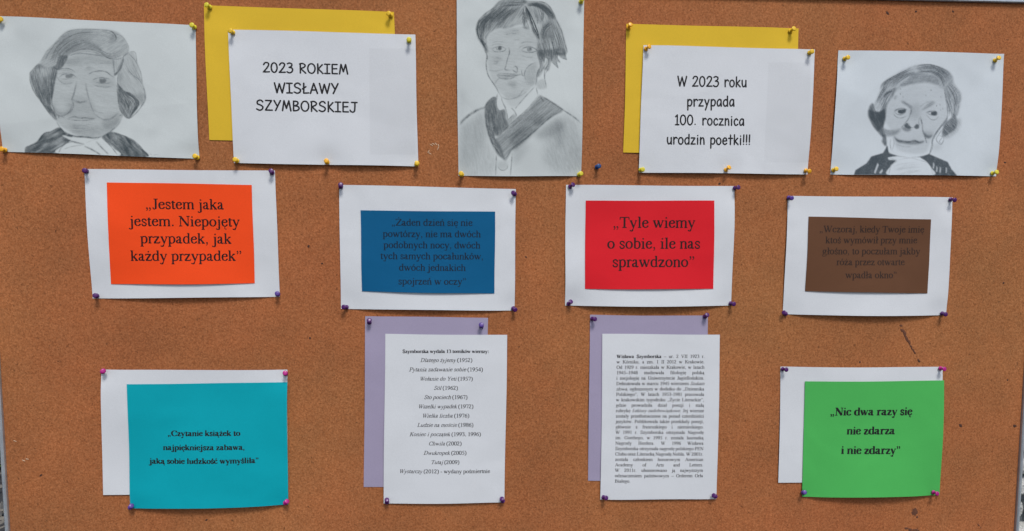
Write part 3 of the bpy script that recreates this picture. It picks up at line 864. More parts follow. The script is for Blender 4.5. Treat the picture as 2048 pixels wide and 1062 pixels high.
def portrait_one():
    D = Pencil(-20, 25, 410, 325, 11)
    smudges(D, 26, .035)
    A = Z(0, 0, 3.124); B = Z(50, 50, 7.08); C = Z(40, 170, 7.08)
    D.z = A
    # face tone
    D.fill([(395, 400), (450, 345), (560, 335), (700, 365), (718, 450), (732, 560), (745, 660), (765, 730), (690, 825), (610, 858), (500, 852), (390, 795), (345, 725), (328, 620), (345, 470)], .16, 2, 10, .25)
    D.fill([(440, 600), (560, 610), (600, 730), (520, 745), (410, 720)], .10, 5)
    D.fill([(420, 770), (600, 790), (740, 740), (690, 820), (600, 852), (480, 845)], .10, 5)
    D.fill([(400, 370), (560, 345), (700, 375), (705, 400), (600, 395), (430, 410)], .14, 4, 0, .4)
    D.fill([(335, 640), (360, 690), (430, 700), (450, 640), (445, 700), (390, 720), (340, 700)], .22, 3)
    # upper hair
    D.fill([(205, 430), (245, 402), (290, 320), (345, 265), (390, 215), (450, 187), (600, 182), (700, 190), (760, 220), (800, 285), (800, 330), (760, 352), (700, 366), (620, 345), (560, 310), (470, 320), (420, 350), (385, 398), (360, 432), (300, 425)], .24, 2, -30, .35, along=14)
    D.fill([(380, 355), (440, 290), (520, 262), (600, 275), (640, 320), (560, 305), (470, 318), (410, 355), (375, 400), (350, 420)], .28, 4, -30, .3)
    D.fill([(400, 215), (450, 190), (560, 185), (560, 240), (440, 262), (370, 290)], .16, 6)
    D.fill([(700, 190), (730, 230), (725, 262), (680, 268), (690, 240)], .18, 4)
    D.z = B
    D.hair([(330, 560), (450, 300), (700, 120), (1050, 80)], [(470, 600), (560, 400), (800, 260), (1000, 290)], 60, .9, .16, jit=2)
    D.hair([(240, 560), (330, 380), (480, 200), (640, 90)], [(420, 560), (470, 440), (560, 330), (700, 230)], 50, .9, .16, jit=2)
    D.hair([(1000, 290), (1100, 360), (1230, 400), (1400, 330)], [(1030, 330), (1130, 450), (1250, 480), (1430, 400)], 26, .9, .16)
    D.hair([(900, 90), (1150, 90), (1260, 150), (1280, 220)], [(900, 240), (1050, 280), (1180, 300), (1250, 260)], 22, 1, .10)
    D.line([(420, 270), (500, 170), (620, 90), (760, 62), (1000, 62), (1180, 78), (1250, 110), (1290, 180), (1270, 230), (1190, 245)], 1.4, .40)
    D.line([(1210, 85), (1260, 120), (1288, 170), (1285, 200)], 2.0, .55)
    D.line([(1280, 120), (1370, 160), (1430, 230), (1465, 310), (1460, 370)], 1.2, .28)
    D.line([(190, 550), (250, 470), (310, 370), (400, 290), (450, 210)], 1.2, .22)
    # parting band over the brow
    D.fill([(600, 440), (760, 352), (930, 348), (1120, 440), (1000, 425), (840, 405), (700, 415)], .20, 2, 0, .3)
    D.line([(600, 440), (680, 380), (800, 345), (930, 345), (1040, 375), (1130, 440), (1230, 482), (1340, 478), (1420, 430), (1465, 385)], 1.6, .42)
    D.line([(620, 440), (700, 412), (840, 405), (960, 420), (1090, 435)], 1.6, .45)
    D.line([(640, 430), (760, 390), (900, 375), (1030, 400)], 1.2, .25)
    D.fill([(500, 430), (560, 430), (610, 440), (560, 540), (460, 625), (390, 592), (450, 560)], .45, 1.5, 100, .4)
    D.fill([(600, 440), (560, 480), (520, 600), (460, 628), (500, 560)], .30, 1.5)
    D.line([(385, 592), (420, 605), (460, 628), (520, 590), (570, 510), (600, 450)], 2.6, .55)
    D.line([(455, 560), (480, 480), (510, 430)], 1.5, .4)
    # left dark wing of hair
    D.fill([(68, 685), (190, 552), (215, 560), (300, 600), (400, 605), (452, 640), (440, 720), (412, 850), (395, 950), (372, 1070), (372, 1140), (395, 1270), (450, 1330), (430, 1340), (330, 1230), (220, 1070), (130, 940), (80, 800)], .47, 1.5, 78, .42, along=12)
    D.fill([(300, 620), (400, 610), (445, 650), (430, 760), (330, 760)], .14, 3)
    D.erase([(200, 590), (330, 600), (400, 640), (300, 720), (210, 680)], .4, 5)
    D.fill([(410, 780), (400, 900), (380, 1020), (350, 1000), (370, 850)], .3, 2)
    D.hair([(90, 690), (110, 850), (220, 1060), (360, 1250)], [(430, 660), (400, 820), (375, 1020), (385, 1200)], 110, .9, .26, part=(.2, .6), jit=2)
    D.line([(65, 688), (120, 620), (190, 552)], 1.8, .5)
    D.line([(65, 688), (72, 790), (120, 930), (210, 1060), (330, 1230), (420, 1330)], 1.8, .5)
    D.line([(455, 640), (425, 760), (405, 880), (385, 1010), (370, 1062)], 2.2, .55)
    D.z = C
    D.fill([(330, 280), (440, 330), (500, 420), (520, 470), (470, 430), (400, 360)], .45, 1.5)
    D.line([(440, 330), (480, 400), (510, 475)], 3.0, .6)
    D.line([(475, 0), (455, 120), (452, 260), (490, 380), (540, 425), (620, 432), (690, 390), (735, 300), (760, 240)], 1.8, .28)
    D.line([(450, 60), (455, 250), (500, 390)], 2.2, .45)
    # brows, eyes
    D.z = B
    D.line([(460, 640), (540, 618), (640, 625), (710, 668)], 2.0, .45)
    D.line([(895, 700), (960, 665), (1060, 650), (1150, 665), (1220, 715), (1265, 745)], 2.0, .5)
    D.line([(500, 650), (600, 640), (690, 680)], 1.2, .25)
    D.fill([(575, 705), (660, 700), (675, 725), (640, 750), (580, 745)], .45, 1)
    D.line([(480, 745), (540, 700), (620, 692), (690, 712), (735, 748)], 1.8, .45)
    D.line([(455, 700), (520, 680), (610, 672), (700, 700)], 1.3, .25)
    D.line([(490, 760), (570, 768), (660, 755), (720, 742)], 1.2, .3)
    D.line([(450, 730), (500, 800), (580, 835), (680, 820)], 1.8, .26)
    D.fill([(470, 740), (560, 800), (680, 790), (640, 835), (540, 830)], .12, 4)
    D.fill([(1055, 765), (1145, 765), (1140, 810), (1090, 825), (1055, 805)], .48, 1)
    D.line([(960, 780), (1020, 752), (1110, 748), (1200, 765)], 2.0, .45)
    D.line([(975, 800), (1060, 822), (1150, 828), (1220, 812)], 1.3, .36)
    D.line([(950, 840), (1040, 868), (1150, 880), (1235, 860)], 2.0, .30)
    D.fill([(950, 780), (1240, 790), (1230, 860), (1060, 870)], .10, 4)
    D.fill([(860, 600), (920, 580), (930, 640), (880, 650)], .14, 4)
    D.line([(950, 580), (1080, 545), (1230, 545)], 2, .14); D.line([(850, 620), (900, 600), (990, 620)], 2, .14)
    # nose
    D.line([(735, 790), (715, 880), (690, 980), (660, 1062)], 2.8, .20)
    D.line([(860, 810), (868, 900), (895, 1010)], 2.8, .22)
    D.z = C
    D.line([(790, 0), (765, 120), (735, 200), (760, 215), (790, 232)], 2.6, .3)
    D.line([(785, 225), (850, 245), (910, 235), (945, 225)], 3.2, .5)
    D.line([(945, 30), (965, 150), (990, 240), (1020, 330), (1060, 410)], 2.4, .22)
    D.line([(735, 215), (760, 290), (720, 370), (620, 432)], 1.8, .35)
    D.line([(1060, 410), (1120, 460), (1200, 490), (1290, 475), (1360, 420), (1400, 380)], 2.4, .26)
    D.line([(1040, 350), (1090, 380), (1180, 400)], 2.5, .18)
    # mouth, chin
    D.line([(670, 480), (740, 452), (800, 455), (850, 470), (930, 465), (1010, 475), (1090, 465)], 2.4, .42)
    D.line([(670, 485), (760, 498), (880, 502), (980, 495), (1060, 480)], 1.6, .4)
    D.line([(500, 420), (560, 440), (640, 458)], 2.2, .35); D.line([(545, 430), (550, 460)], 2.5, .45)
    D.line([(510, 475), (540, 560), (620, 660), (740, 720), (900, 735), (1060, 745), (1180, 720), (1290, 650), (1390, 560), (1440, 470)], 2.2, .48)
    D.line([(600, 650), (760, 722), (950, 738), (1080, 765), (1130, 745)], 3.0, .5)
    D.hair([(600, 520), (800, 560), (1050, 540)], [(700, 690), (900, 700), (1150, 660)], 26, 1.4, .07, jit=4)
    D.fill([(1160, 480), (1400, 400), (1400, 520), (1300, 620), (1180, 600)], .14, 4, -40, .3)
    # right hair
    D.z = A
    D.fill([(790, 335), (830, 325), (855, 380), (885, 500), (907, 585), (890, 660), (850, 620), (780, 580), (745, 520), (735, 470), (765, 380)], .18, 2, 60, .35)
    D.fill([(700, 370), (765, 360), (760, 420), (730, 460), (712, 440)], .20, 2, 80, .4)
    D.fill([(770, 360), (760, 420), (725, 470), (740, 420)], .3, 2)
    D.fill([(820, 590), (905, 590), (890, 650), (860, 650)], .18, 4)
    D.z = B
    D.line([(1465, 385), (1400, 440), (1385, 520), (1350, 620), (1270, 710)], 2.0, .5)
    D.fill([(1262, 690), (1310, 665), (1300, 700), (1268, 718)], .5, 1)
    D.line([(1465, 385), (1560, 390), (1585, 545)], 1.4, .4); D.line([(1465, 400), (1540, 480), (1585, 545)], 1.6, .38)
    D.line([(1585, 545), (1640, 680), (1665, 850)], 1.6, .4); D.line([(1440, 620), (1520, 700), (1610, 770), (1660, 840)], 1.6, .36)
    D.line([(1250, 490), (1260, 600), (1265, 700)], 1.3, .35); D.line([(1330, 680), (1310, 760), (1330, 850), (1400, 930)], 2.0, .36)
    D.fill([(1330, 680), (1380, 680), (1370, 800), (1400, 900), (1330, 840)], .18, 4)
    D.line([(1665, 850), (1700, 960), (1695, 1062)], 1.6, .38)
    D.hair([(1400, 450), (1420, 620), (1600, 800)], [(1520, 440), (1580, 600), (1660, 820)], 22, .9, .12)
    D.z = A
    D.fill([(730, 512), (775, 570), (810, 580), (860, 640), (872, 655), (850, 690), (805, 740), (765, 712), (742, 640)], .50, 1.3, 70, .35)
    D.z = C
    D.hair([(1380, 30), (1400, 200), (1440, 350), (1520, 450)], [(1480, 90), (1600, 160), (1690, 260), (1560, 450)], 90, .9, .32, part=(.3, .8), jit=1.5)
    D.hair([(1400, 150), (1430, 300), (1520, 440)], [(1490, 110), (1640, 230), (1550, 440)], 40, .9, .55, part=(.2, .5), lift=True)
    D.line([(1480, 95), (1580, 130), (1660, 220), (1690, 290)], 2.2, .5); D.line([(1370, 0), (1385, 180), (1410, 330), (1460, 420)], 1.8, .5)
    D.line([(1765, 100), (1775, 200), (1720, 300), (1640, 400), (1545, 470), (1470, 430)], 1.9, .5)
    D.line([(1385, 0), (1440, 60), (1490, 100)], 2.2, .5)
    D.line([(1410, 430), (1450, 425), (1440, 460)], 2, .4)
    # shoulders, collar, hands
    D.fill([(70, 960), (80, 900), (150, 850), (240, 800), (330, 690), (430, 660), (560, 600), (640, 680), (740, 725), (700, 800), (610, 870), (540, 970)], .70, 1.2, -30, .45, across=4, along=16)
    for x, y in ((340, 830), (500, 700), (480, 830), (560, 840)): D.erase([(x - 50, y - 25), (x + 50, y - 30), (x + 45, y + 25), (x - 45, y + 30)], .32, 4)
    D.hair([(90, 900), (250, 800), (420, 670)], [(100, 960), (300, 950), (520, 950)], 60, 1.2, .25, part=(.15, .4))
    D.line([(68, 950), (90, 880), (230, 825), (340, 690), (440, 660), (560, 605)], 2, .55)
    D.fill([(1290, 660), (1450, 710), (1590, 780), (1700, 880), (1810, 1015), (1400, 1000), (1320, 880), (1200, 790), (1160, 740)], .72, 1.2, 55, .42, across=4, along=16)
    for x, y in ((1400, 850), (1580, 930), (1330, 740)): D.erase([(x - 30, y - 45), (x + 40, y - 20), (x + 35, y + 45), (x - 30, y + 30)], .25, 4)
    D.hair([(1300, 680), (1500, 760), (1780, 1000)], [(1200, 760), (1350, 880), (1420, 1000)], 60, 1.2, .25, part=(.15, .4))
    D.line([(1290, 658), (1450, 712), (1600, 780), (1720, 890), (1815, 1020)], 2, .55)
    D.erase([(590, 705), (760, 740), (1060, 770), (1170, 760), (1250, 850), (1400, 1000), (540, 970), (620, 850), (730, 800), (640, 760)], .97, 1)
    D.line([(600, 705), (620, 740), (730, 795), (910, 840)], 2.6, .62); D.line([(640, 700), (760, 740), (900, 745)], 1.2, .15)
    D.line([(545, 965), (590, 880), (660, 825), (740, 805)], 1.8, .45); D.line([(620, 910), (740, 870), (890, 850)], 1.5, .3)
    D.line([(930, 825), (980, 800), (1080, 770)], 1.1, .16); D.line([(915, 868), (1010, 910), (1140, 985)], 2.6, .6)
    D.line([(1080, 800), (1150, 880), (1250, 980)], 2.6, .52); D.line([(1170, 760), (1280, 860), (1380, 990)], 2.0, .5)
    D.line([(1820, 985), (1850, 978), (1870, 990)], 1, .3); D.line([(1890, 990), (1960, 985)], 1, .25)
    return D


def portrait_two():
    D = Pencil(905, -12, 1180, 365, 12)
    smudges(D, 16, .03)
    A = Z(840, 0, 2.87); B = Z(940, 0, 9.652); C = Z(940, 90, 8.171); E = Z(910, 180, 6.034)
    D.z = A
    D.fill([(390, 200), (480, 160), (620, 160), (680, 240), (690, 350), (665, 470), (560, 560), (470, 540), (410, 450), (385, 330)], .13, 3, 10, .3)
    D.fill([(480, 545), (600, 540), (640, 520), (560, 610), (510, 600)], .10, 4)
    D.z = B
    # hair mass
    D.fill([(125, 600), (135, 470), (230, 330), (420, 170), (520, 60), (640, -20), (800, -40), (1000, -20), (1100, 30), (1040, 110), (1060, 330), (1150, 560), (1040, 545), (980, 470), (700, 545), (560, 545), (430, 600), (340, 690), (320, 830), (350, 1000), (300, 1000), (240, 880), (150, 740)], .36, 1.5, -55, .42, along=14)
    D.fill([(1040, 110), (1200, 80), (1400, 80), (1560, 200), (1640, 330), (1760, 560), (1870, 1020), (1700, 1062), (1300, 1062), (1300, 780), (1200, 600), (1110, 330)], .27, 1.5, 75, .38, along=14)
    D.fill([(1000, -10), (1200, 30), (1400, 40), (1540, 130), (1640, 330), (1560, 350), (1420, 200), (1250, 110), (1050, 80)], .30, 2)
    D.fill([(340, 300), (600, 200), (820, 180), (700, 330), (480, 400), (340, 420)], .26, 5)
    D.fill([(1350, 560), (1480, 400), (1600, 420), (1650, 650), (1480, 760), (1340, 720)], .22, 5)
    D.erase([(1240, 460), (1380, 470), (1330, 640)], .45, 2)
    D.erase([(960, 300), (1020, 420), (1000, 480), (800, 480), (880, 350)], .45, 5)
    D.hair([(560, 80), (330, 280), (200, 420), (190, 640)], [(1040, 110), (800, 280), (650, 420), (600, 540)], 120, .8, .34, part=(.3, .9))
    D.hair([(300, 280), (160, 430), (130, 620), (210, 800), (300, 980)], [(520, 300), (330, 420), (280, 600), (290, 780), (350, 960)], 90, .8, .38, part=(.3, .8))
    D.hair([(660, -20), (900, 0), (1100, 40)], [(500, 140), (760, 120), (1030, 100)], 36, .8, .3)
    D.hair([(1030, 120), (1000, 320), (1010, 540)], [(1080, 130), (1120, 330), (1160, 560)], 36, .8, .5, part=(.3, .7))
    D.hair([(1060, 100), (1150, 330), (1250, 600), (1340, 770)], [(1080, 120), (1180, 300), (1300, 560), (1350, 720)], 50, 1.0, .5, part=(.4, .9))
    D.line([(1045, 100), (1100, 220), (1160, 380), (1230, 600), (1340, 770)], 2.6, .62)
    D.line([(1070, 110), (1150, 300), (1220, 420), (1300, 600), (1330, 690)], 1.4, .5)
    D.hair([(1100, 60), (1350, 60), (1560, 200), (1680, 420)], [(1100, 110), (1300, 140), (1460, 260), (1560, 420)], 60, .9, .34)
    D.hair([(1200, 150), (1280, 350), (1300, 460)], [(1420, 170), (1440, 300), (1400, 440)], 30, .9, .3)
    D.hair([(1340, 700), (1420, 500), (1560, 400)], [(1440, 800), (1500, 600), (1620, 500)], 40, .9, .26)
    D.hair([(1310, 780), (1320, 1000), (1330, 1180)], [(1640, 400), (1780, 760), (1850, 1100)], 130, .8, .28, part=(.3, .8))
    D.line([(640, -10), (560, 40), (480, 130), (420, 180), (300, 260), (180, 380), (130, 500), (125, 620), (190, 770), (270, 900), (320, 1062)], 2.0, .5)
    D.line([(1100, 25), (1250, 30), (1400, 40), (1510, 100), (1600, 230), (1680, 420), (1770, 600), (1820, 800), (1885, 1010)], 1.8, .5)
    D.hair([(150, 520), (170, 700), (260, 850)], [(290, 480), (290, 700), (320, 850)], 24, .8, .7, part=(.3, .6), lift=True)
    D.hair([(980, 440), (1000, 480), (1010, 530)], [(1110, 420), (1120, 480), (1130, 540)], 14, .9, .7, lift=True)
    D.hair([(1150, 260), (1200, 420), (1280, 600)], [(1170, 300), (1240, 480), (1310, 680)], 8, .9, .8, lift=True)
    # brow lines
    D.fill([(650, 600), (900, 560), (950, 640), (700, 680)], .10, 4)
    D.line([(690, 670), (790, 645), (900, 650)], 1.6, .3); D.line([(820, 590), (940, 590)], 1.6, .18); D.line([(820, 770), (960, 768)], 1.6, .22)
    D.line([(430, 825), (520, 802), (650, 812)], 1.4, .26); D.line([(985, 855), (1010, 825), (1090, 808), (1220, 815)], 1.6, .34)
    D.line([(415, 890), (470, 855), (560, 850), (640, 865)], 1.1, .28); D.line([(940, 940), (980, 900), (1060, 870), (1150, 870)], 1.2, .28)
    # eyes
    D.line([(415, 945), (470, 920), (540, 900), (620, 905), (690, 945), (650, 985), (560, 1000), (480, 995), (415, 945)], 1.5, .48)
    D.fill(ell(575, 930, 38, 42), .65, 1); D.line([(505, 910), (510, 940), (530, 965)], 1.4, .45)
    D.line([(985, 975), (1040, 925), (1110, 905), (1190, 910), (1290, 970), (1220, 1005), (1130, 1015), (1050, 1000), (985, 975)], 1.8, .52)
    D.fill(ell(1150, 950, 45, 45), .32, 1); D.fill(ell(1165, 940, 20, 20), .45, 1); D.line([(1110, 930), (1115, 985), (1160, 1010)], 1.3, .35)
    D.line([(745, 910), (765, 990), (755, 1062)], 1.5, .4)
    D.z = C
    D.line([(245, 90), (275, 180), (265, 300), (275, 420), (310, 520), (390, 640), (440, 720), (475, 800)], 2.0, .58)
    D.line([(250, 60), (280, 170), (290, 250)], 1.6, .4)
    D.line([(635, 70), (640, 140), (610, 240), (590, 330), (570, 395), (600, 408), (680, 412)], 1.6, .52)
    D.line([(705, 360), (740, 350), (770, 375), (770, 440), (740, 440), (705, 415), (690, 408)], 2.0, .5)
    D.line([(435, 490), (500, 465), (590, 465), (680, 475), (780, 470)], 1.6, .35); D.line([(440, 495), (530, 495), (620, 505), (740, 500), (880, 465)], 1.8, .42)
    D.line([(440, 495), (490, 540), (580, 555), (670, 548), (740, 515)], 1.8, .42)
    D.fill([(450, 490), (600, 470), (780, 475), (700, 530), (580, 550), (490, 530)], .16, 2)
    D.line([(840, 410), (850, 470), (880, 515)], 1.4, .4); D.line([(850, 490), (875, 505)], 2, .4)
    D.line([(1080, 285), (990, 320), (920, 390), (890, 470), (905, 570)], 1.8, .42)
    D.fill([(1080, 300), (960, 350), (910, 450), (915, 620), (1060, 640)], .14, 3, 80, .3)
    D.line([(480, 540), (430, 590), (400, 640)], 1.4, .3)
    for a in ([(420, 205), (520, 215)], [(390, 265), (470, 255)], [(380, 300), (460, 280)], [(300, 405), (420, 425), (540, 400)], [(840, 170), (940, 200), (1050, 195)]): D.line(a if len(a) > 2 else [a[0], ((a[0][0] + a[1][0]) / 2, a[0][1] + 8), a[1]], 2.2, .2)
    D.fill([(370, 190), (520, 200), (480, 290), (390, 300)], .09, 4)
    D.fill([(620, 600), (740, 610), (740, 700), (640, 660)], .2, 4, 20, .4)
    D.line([(470, 780), (520, 850), (620, 885), (720, 870), (790, 840), (850, 760), (900, 700)], 1.8, .3)
    D.line([(780, 850), (840, 820), (930, 760)], 1.4, .26)
    # ear and side hair
    D.fill([(1100, 90), (1150, 340), (1110, 420), (1090, 520), (1150, 500), (1210, 400), (1280, 420), (1330, 260), (1400, 180), (1560, 160), (1540, 60), (1400, 60)], .34, 2, 80, .4)
    D.fill([(1090, 600), (1200, 560), (1250, 700), (1120, 720), (1080, 650)], .15, 2, 70, .35)
    D.fill([(1400, 120), (1540, 130), (1580, 240), (1480, 200)], .34, 1, smooth=False); D.fill([(1300, 180), (1410, 180), (1475, 290), (1420, 270), (1440, 375), (1330, 270)], .32, 1, smooth=False)
    D.erase([(1215, 210), (1270, 220), (1265, 320), (1230, 380), (1200, 320)], .7, 2)
    D.hair([(1120, 60), (1130, 200), (1150, 330)], [(1500, 0), (1460, 120), (1440, 240)], 60, .8, .34)
    D.line([(1210, 240), (1235, 200), (1275, 230), (1280, 310), (1230, 400), (1215, 500), (1250, 700)], 1.6, .5)
    D.line([(1100, 50), (1115, 200), (1150, 340), (1110, 430), (1090, 520), (1085, 600), (1060, 680)], 1.8, .48)
    D.line([(1250, 260), (1245, 300), (1170, 420), (1120, 460)], 1.4, .4); D.line([(1290, 380), (1230, 470), (1215, 560)], 1.4, .4)
    D.line([(1560, 0), (1590, 120)], 1.6, .5, smooth=False); D.line([(1545, 130), (1580, 240), (1470, 200)], 1.6, .45, smooth=False); D.line([(1410, 180), (1475, 290)], 1.6, .5, smooth=False); D.line([(1400, 240), (1440, 375), (1340, 280)], 1.5, .45, smooth=False)
    # collar
    D.line([(455, 790), (430, 870), (425, 950)], 1.6, .45); D.line([(510, 850), (530, 930), (590, 1030)], 1.6, .42)
    D.line([(1060, 680), (900, 850), (740, 1040)], 1.8, .44); D.line([(1080, 690), (1110, 820)], 1.6, .42, smooth=False)
    D.z = E
    # scarf / jacket collar
    D.fill([(500, 90), (470, 95), (400, 140), (365, 210), (370, 330), (380, 440), (420, 590), (500, 760), (580, 830), (600, 830), (560, 700), (500, 600), (470, 560), (530, 540), (640, 440), (610, 330), (600, 240), (530, 245), (500, 170)], .40, 2, 80, .35)
    D.fill([(500, 90), (470, 95), (400, 145), (365, 230), (380, 330), (420, 400), (500, 300), (515, 240), (490, 160)], .36, 3, 80, .35)
    D.fill([(530, 260), (600, 240), (635, 360), (700, 300), (740, 330), (600, 480), (520, 560), (470, 480)], .26, 3, 80, .35)
    D.fill([(1020, 65), (1150, 130), (1300, 240), (1200, 310), (1060, 410), (900, 560), (760, 680), (680, 740), (620, 840), (590, 840), (520, 700), (480, 600), (560, 540), (760, 340), (900, 220)], .36, 2, -40, .3, along=14)
    for P, d in (([(940, 350), (1040, 320), (1060, 390), (960, 430)], .3), ([(680, 520), (880, 430), (930, 490), (760, 640), (660, 640)], .24), ([(720, 640), (860, 570), (1000, 470), (900, 580), (720, 740)], .3), ([(900, 230), (1000, 110), (1050, 130), (960, 240)], .16)):
        D.fill(P, d, 5)
    D.hair([(500, 580), (760, 340), (1030, 70)], [(680, 730), (900, 560), (1290, 245)], 70, 1.4, .14, part=(.2, .6), jit=3)
    D.hair([(380, 220), (390, 440), (480, 640)], [(500, 240), (520, 420), (520, 560)], 50, 1.4, .2, part=(.2, .6))
    D.line([(1000, 70), (880, 220), (740, 350), (600, 480), (520, 570)], 2.2, .5)
    D.line([(1020, 62), (1140, 130), (1300, 238), (1440, 330), (1525, 405)], 2.4, .55); D.line([(1030, 80), (1070, 140)], 2.4, .45, smooth=False)
    D.line([(1300, 240), (1150, 330), (1000, 460), (860, 580), (700, 700), (640, 790), (615, 850)], 2.4, .52)
    D.line([(370, 215), (368, 330), (390, 470), (440, 620), (520, 750), (580, 830)], 2.6, .6)
    D.line([(500, 92), (455, 95), (395, 150), (362, 215)], 2.6, .6); D.line([(410, 500), (450, 620), (520, 700)], 1.6, .4)
    D.line([(60, 420), (110, 350), (230, 260), (370, 205)], 3.6, .5); D.line([(70, 400), (160, 320), (300, 230)], 2.6, .34)
    D.erase([(515, 30), (560, 110), (610, 220), (590, 225), (535, 245), (500, 170)], .9, 1); D.erase([(610, 215), (640, 210), (700, 240), (720, 280), (640, 355)], .95, 1, False)
    D.erase([(990, 80), (900, 40), (730, 225), (745, 315), (870, 230)], .85, 2, False)
    D.line([(515, 60), (500, 170), (535, 248), (595, 230)], 1.5, .42); D.line([(560, 110), (590, 180), (620, 250), (640, 360), (715, 285)], 1.6, .48, smooth=False)
    D.line([(680, 215), (720, 260), (745, 315)], 1.8, .5); D.line([(730, 225), (745, 200)], 1.4, .4, smooth=False)
    D.line([(500, 780), (495, 900), (490, 1035)], 1.8, .46); D.line([(690, 760), (680, 900), (668, 1035)], 1.8, .46)
    D.line([(515, 920), (545, 960), (590, 968), (630, 940), (632, 900)], 1.6, .4); D.fill([(520, 860), (620, 860), (630, 930), (580, 960), (520, 930)], .14, 4)
    D.fill([(1060, 440), (1260, 340), (1280, 480), (1100, 580), (960, 560)], .30, 9); D.fill([(1300, 280), (1500, 400), (1520, 1000), (1100, 900), (1150, 500)], .15, 12, 70, .4); D.fill([(80, 440), (350, 280), (380, 600), (470, 760), (470, 1000), (70, 1000)], .13, 10, 80, .4); D.fill([(1230, 420), (1330, 400), (1300, 680), (1220, 660)], .14, 8)
    D.fill([(700, 740), (900, 640), (800, 820), (700, 900)], .18, 9); D.fill([(100, 400), (350, 260), (360, 600), (200, 900), (60, 800)], .07, 9)
    D.fill([(900, 620), (1500, 480), (1500, 1000), (720, 1000)], .06, 10); D.fill([(50, 50), (120, 50), (100, 900), (50, 900)], .06, 8)
    return D


def portrait_three():
    D = Pencil(1650, 92, 2020, 362, 13)
    smudges(D, 16, .025)
    B = Z(1725, 120, 8.848); C = Z(1700, 210, 7.274)
    D.z = B
    # face tone
    D.fill([(640, 480), (900, 425), (1150, 405), (1400, 480), (1450, 620), (1460, 800), (1510, 900), (1480, 1062), (1300, 1250), (1180, 1500), (1100, 1640), (800, 1650), (600, 1550), (520, 1300), (480, 1200), (400, 1062), (440, 850), (540, 600)], .12, 3, 0, .15)
    D.fill([(870, 780), (1000, 760), (1010, 1000), (900, 1062), (860, 950)], .12, 6)
    # hair outer
    D.fill([(210, 760), (300, 560), (350, 400), (600, 240), (870, 110), (1100, 75), (1350, 110), (1520, 190), (1600, 300), (1620, 400), (1750, 600), (1740, 760), (1680, 980), (1600, 950), (1500, 900), (1460, 700), (1430, 500), (1310, 440), (1100, 400), (900, 425), (700, 470), (600, 540), (480, 560), (380, 680), (290, 900), (230, 860)], .19, 2, -50, .35, along=14)
    D.fill([(660, 440), (800, 330), (900, 230), (1100, 240), (1300, 290), (1330, 430), (1150, 400), (900, 425), (700, 470)], .28, 2, 0, .3)
    D.fill([(1250, 200), (1500, 200), (1600, 330), (1580, 460), (1430, 520), (1330, 440), (1320, 300)], .17, 3, 70, .4)
    D.hair([(300, 560), (360, 400), (600, 250), (900, 110)], [(560, 500), (650, 400), (800, 300), (950, 240)], 110, .8, .2, jit=2)
    D.hair([(900, 110), (1200, 80), (1500, 190), (1600, 330)], [(950, 240), (1200, 230), (1350, 320), (1430, 500)], 110, .8, .24, jit=2)
    D.hair([(1560, 400), (1720, 560), (1740, 750)], [(1440, 500), (1470, 700), (1560, 950)], 90, .8, .24, jit=2)
    D.hair([(230, 740), (320, 560), (420, 420)], [(330, 880), (430, 700), (540, 520)], 70, .8, .26, jit=2)
    D.hair([(1480, 700), (1500, 850), (1500, 1000)], [(1700, 700), (1700, 900), (1650, 1050)], 40, .8, .2, jit=2)
    D.fill([(520, 550), (560, 510), (600, 500), (540, 640), (440, 800), (390, 1062), (300, 1062), (330, 850), (440, 720)], .5, 1.5, 100, .35)
    D.fill([(370, 670), (430, 580), (530, 540), (500, 570), (420, 620)], .66, 1); D.line([(370, 670), (430, 580), (540, 545)], 2.4, .5)
    D.line([(570, 500), (500, 530)], 2.4, .4, smooth=False)
    D.fill([(590, 620), (610, 640), (580, 700), (555, 680)], .25, 2)
    D.fill([(120, 830), (170, 765), (205, 800), (230, 900), (300, 920), (380, 880), (400, 1062), (340, 1200), (250, 1250), (130, 1062), (100, 950)], .62, 1.5, 60, .3)
    # brows
    D.fill([(690, 715), (760, 745), (850, 800), (880, 850), (830, 840), (760, 790), (700, 760)], .34, 2.2, 30, .3)
    D.line([(700, 730), (790, 790), (860, 850), (860, 920), (830, 1000)], 2.4, .14)
    D.fill([(1050, 880), (1150, 780), (1220, 730), (1290, 740), (1250, 790), (1150, 850), (1060, 890)], .30, 2.2, -35, .3)
    D.line([(1020, 830), (1080, 780), (1180, 730)], 2.4, .18)
    # eyes
    D.z = C
    D.line([(640, 95), (690, 65), (760, 52), (830, 70)], 2.4, .6); D.line([(640, 95), (680, 130), (750, 142), (820, 100)], 1.5, .5)
    D.fill([(700, 75), (800, 65), (810, 95), (765, 124), (705, 116)], .95, .6); D.line([(630, 120), (670, 170), (740, 190), (830, 160)], 1.6, .35)
    D.line([(1110, 110), (1170, 92), (1240, 92), (1275, 130)], 2.2, .58); D.line([(1120, 120), (1180, 145), (1250, 150), (1280, 130)], 1.5, .48)
    D.fill([(1180, 100), (1250, 100), (1255, 146), (1185, 142)], .93, .6); D.line([(1110, 140), (1180, 210), (1250, 210), (1290, 160)], 1.6, .32)
    D.line([(860, 30), (890, 90), (850, 200), (780, 290), (740, 340)], 2.2, .4)
    D.fill([(880, 20), (920, 60), (880, 180), (860, 200), (885, 90)], .2, 4)
    D.line([(1020, 160), (1050, 280), (1060, 380), (1090, 450), (1110, 550)], 2.4, .5); D.line([(1010, 180), (1000, 260), (1020, 300)], 1.8, .32)
    # nose
    D.fill([(790, 290), (830, 260), (860, 300), (890, 330), (860, 345), (800, 320)], .75, 1.2); D.fill([(930, 320), (965, 280), (1000, 290), (1000, 335), (960, 348)], .72, 1.2)
    D.fill([(750, 330), (800, 320), (890, 350), (850, 385), (790, 375)], .42, 2); D.line([(850, 250), (880, 320), (930, 330)], 1.6, .34)
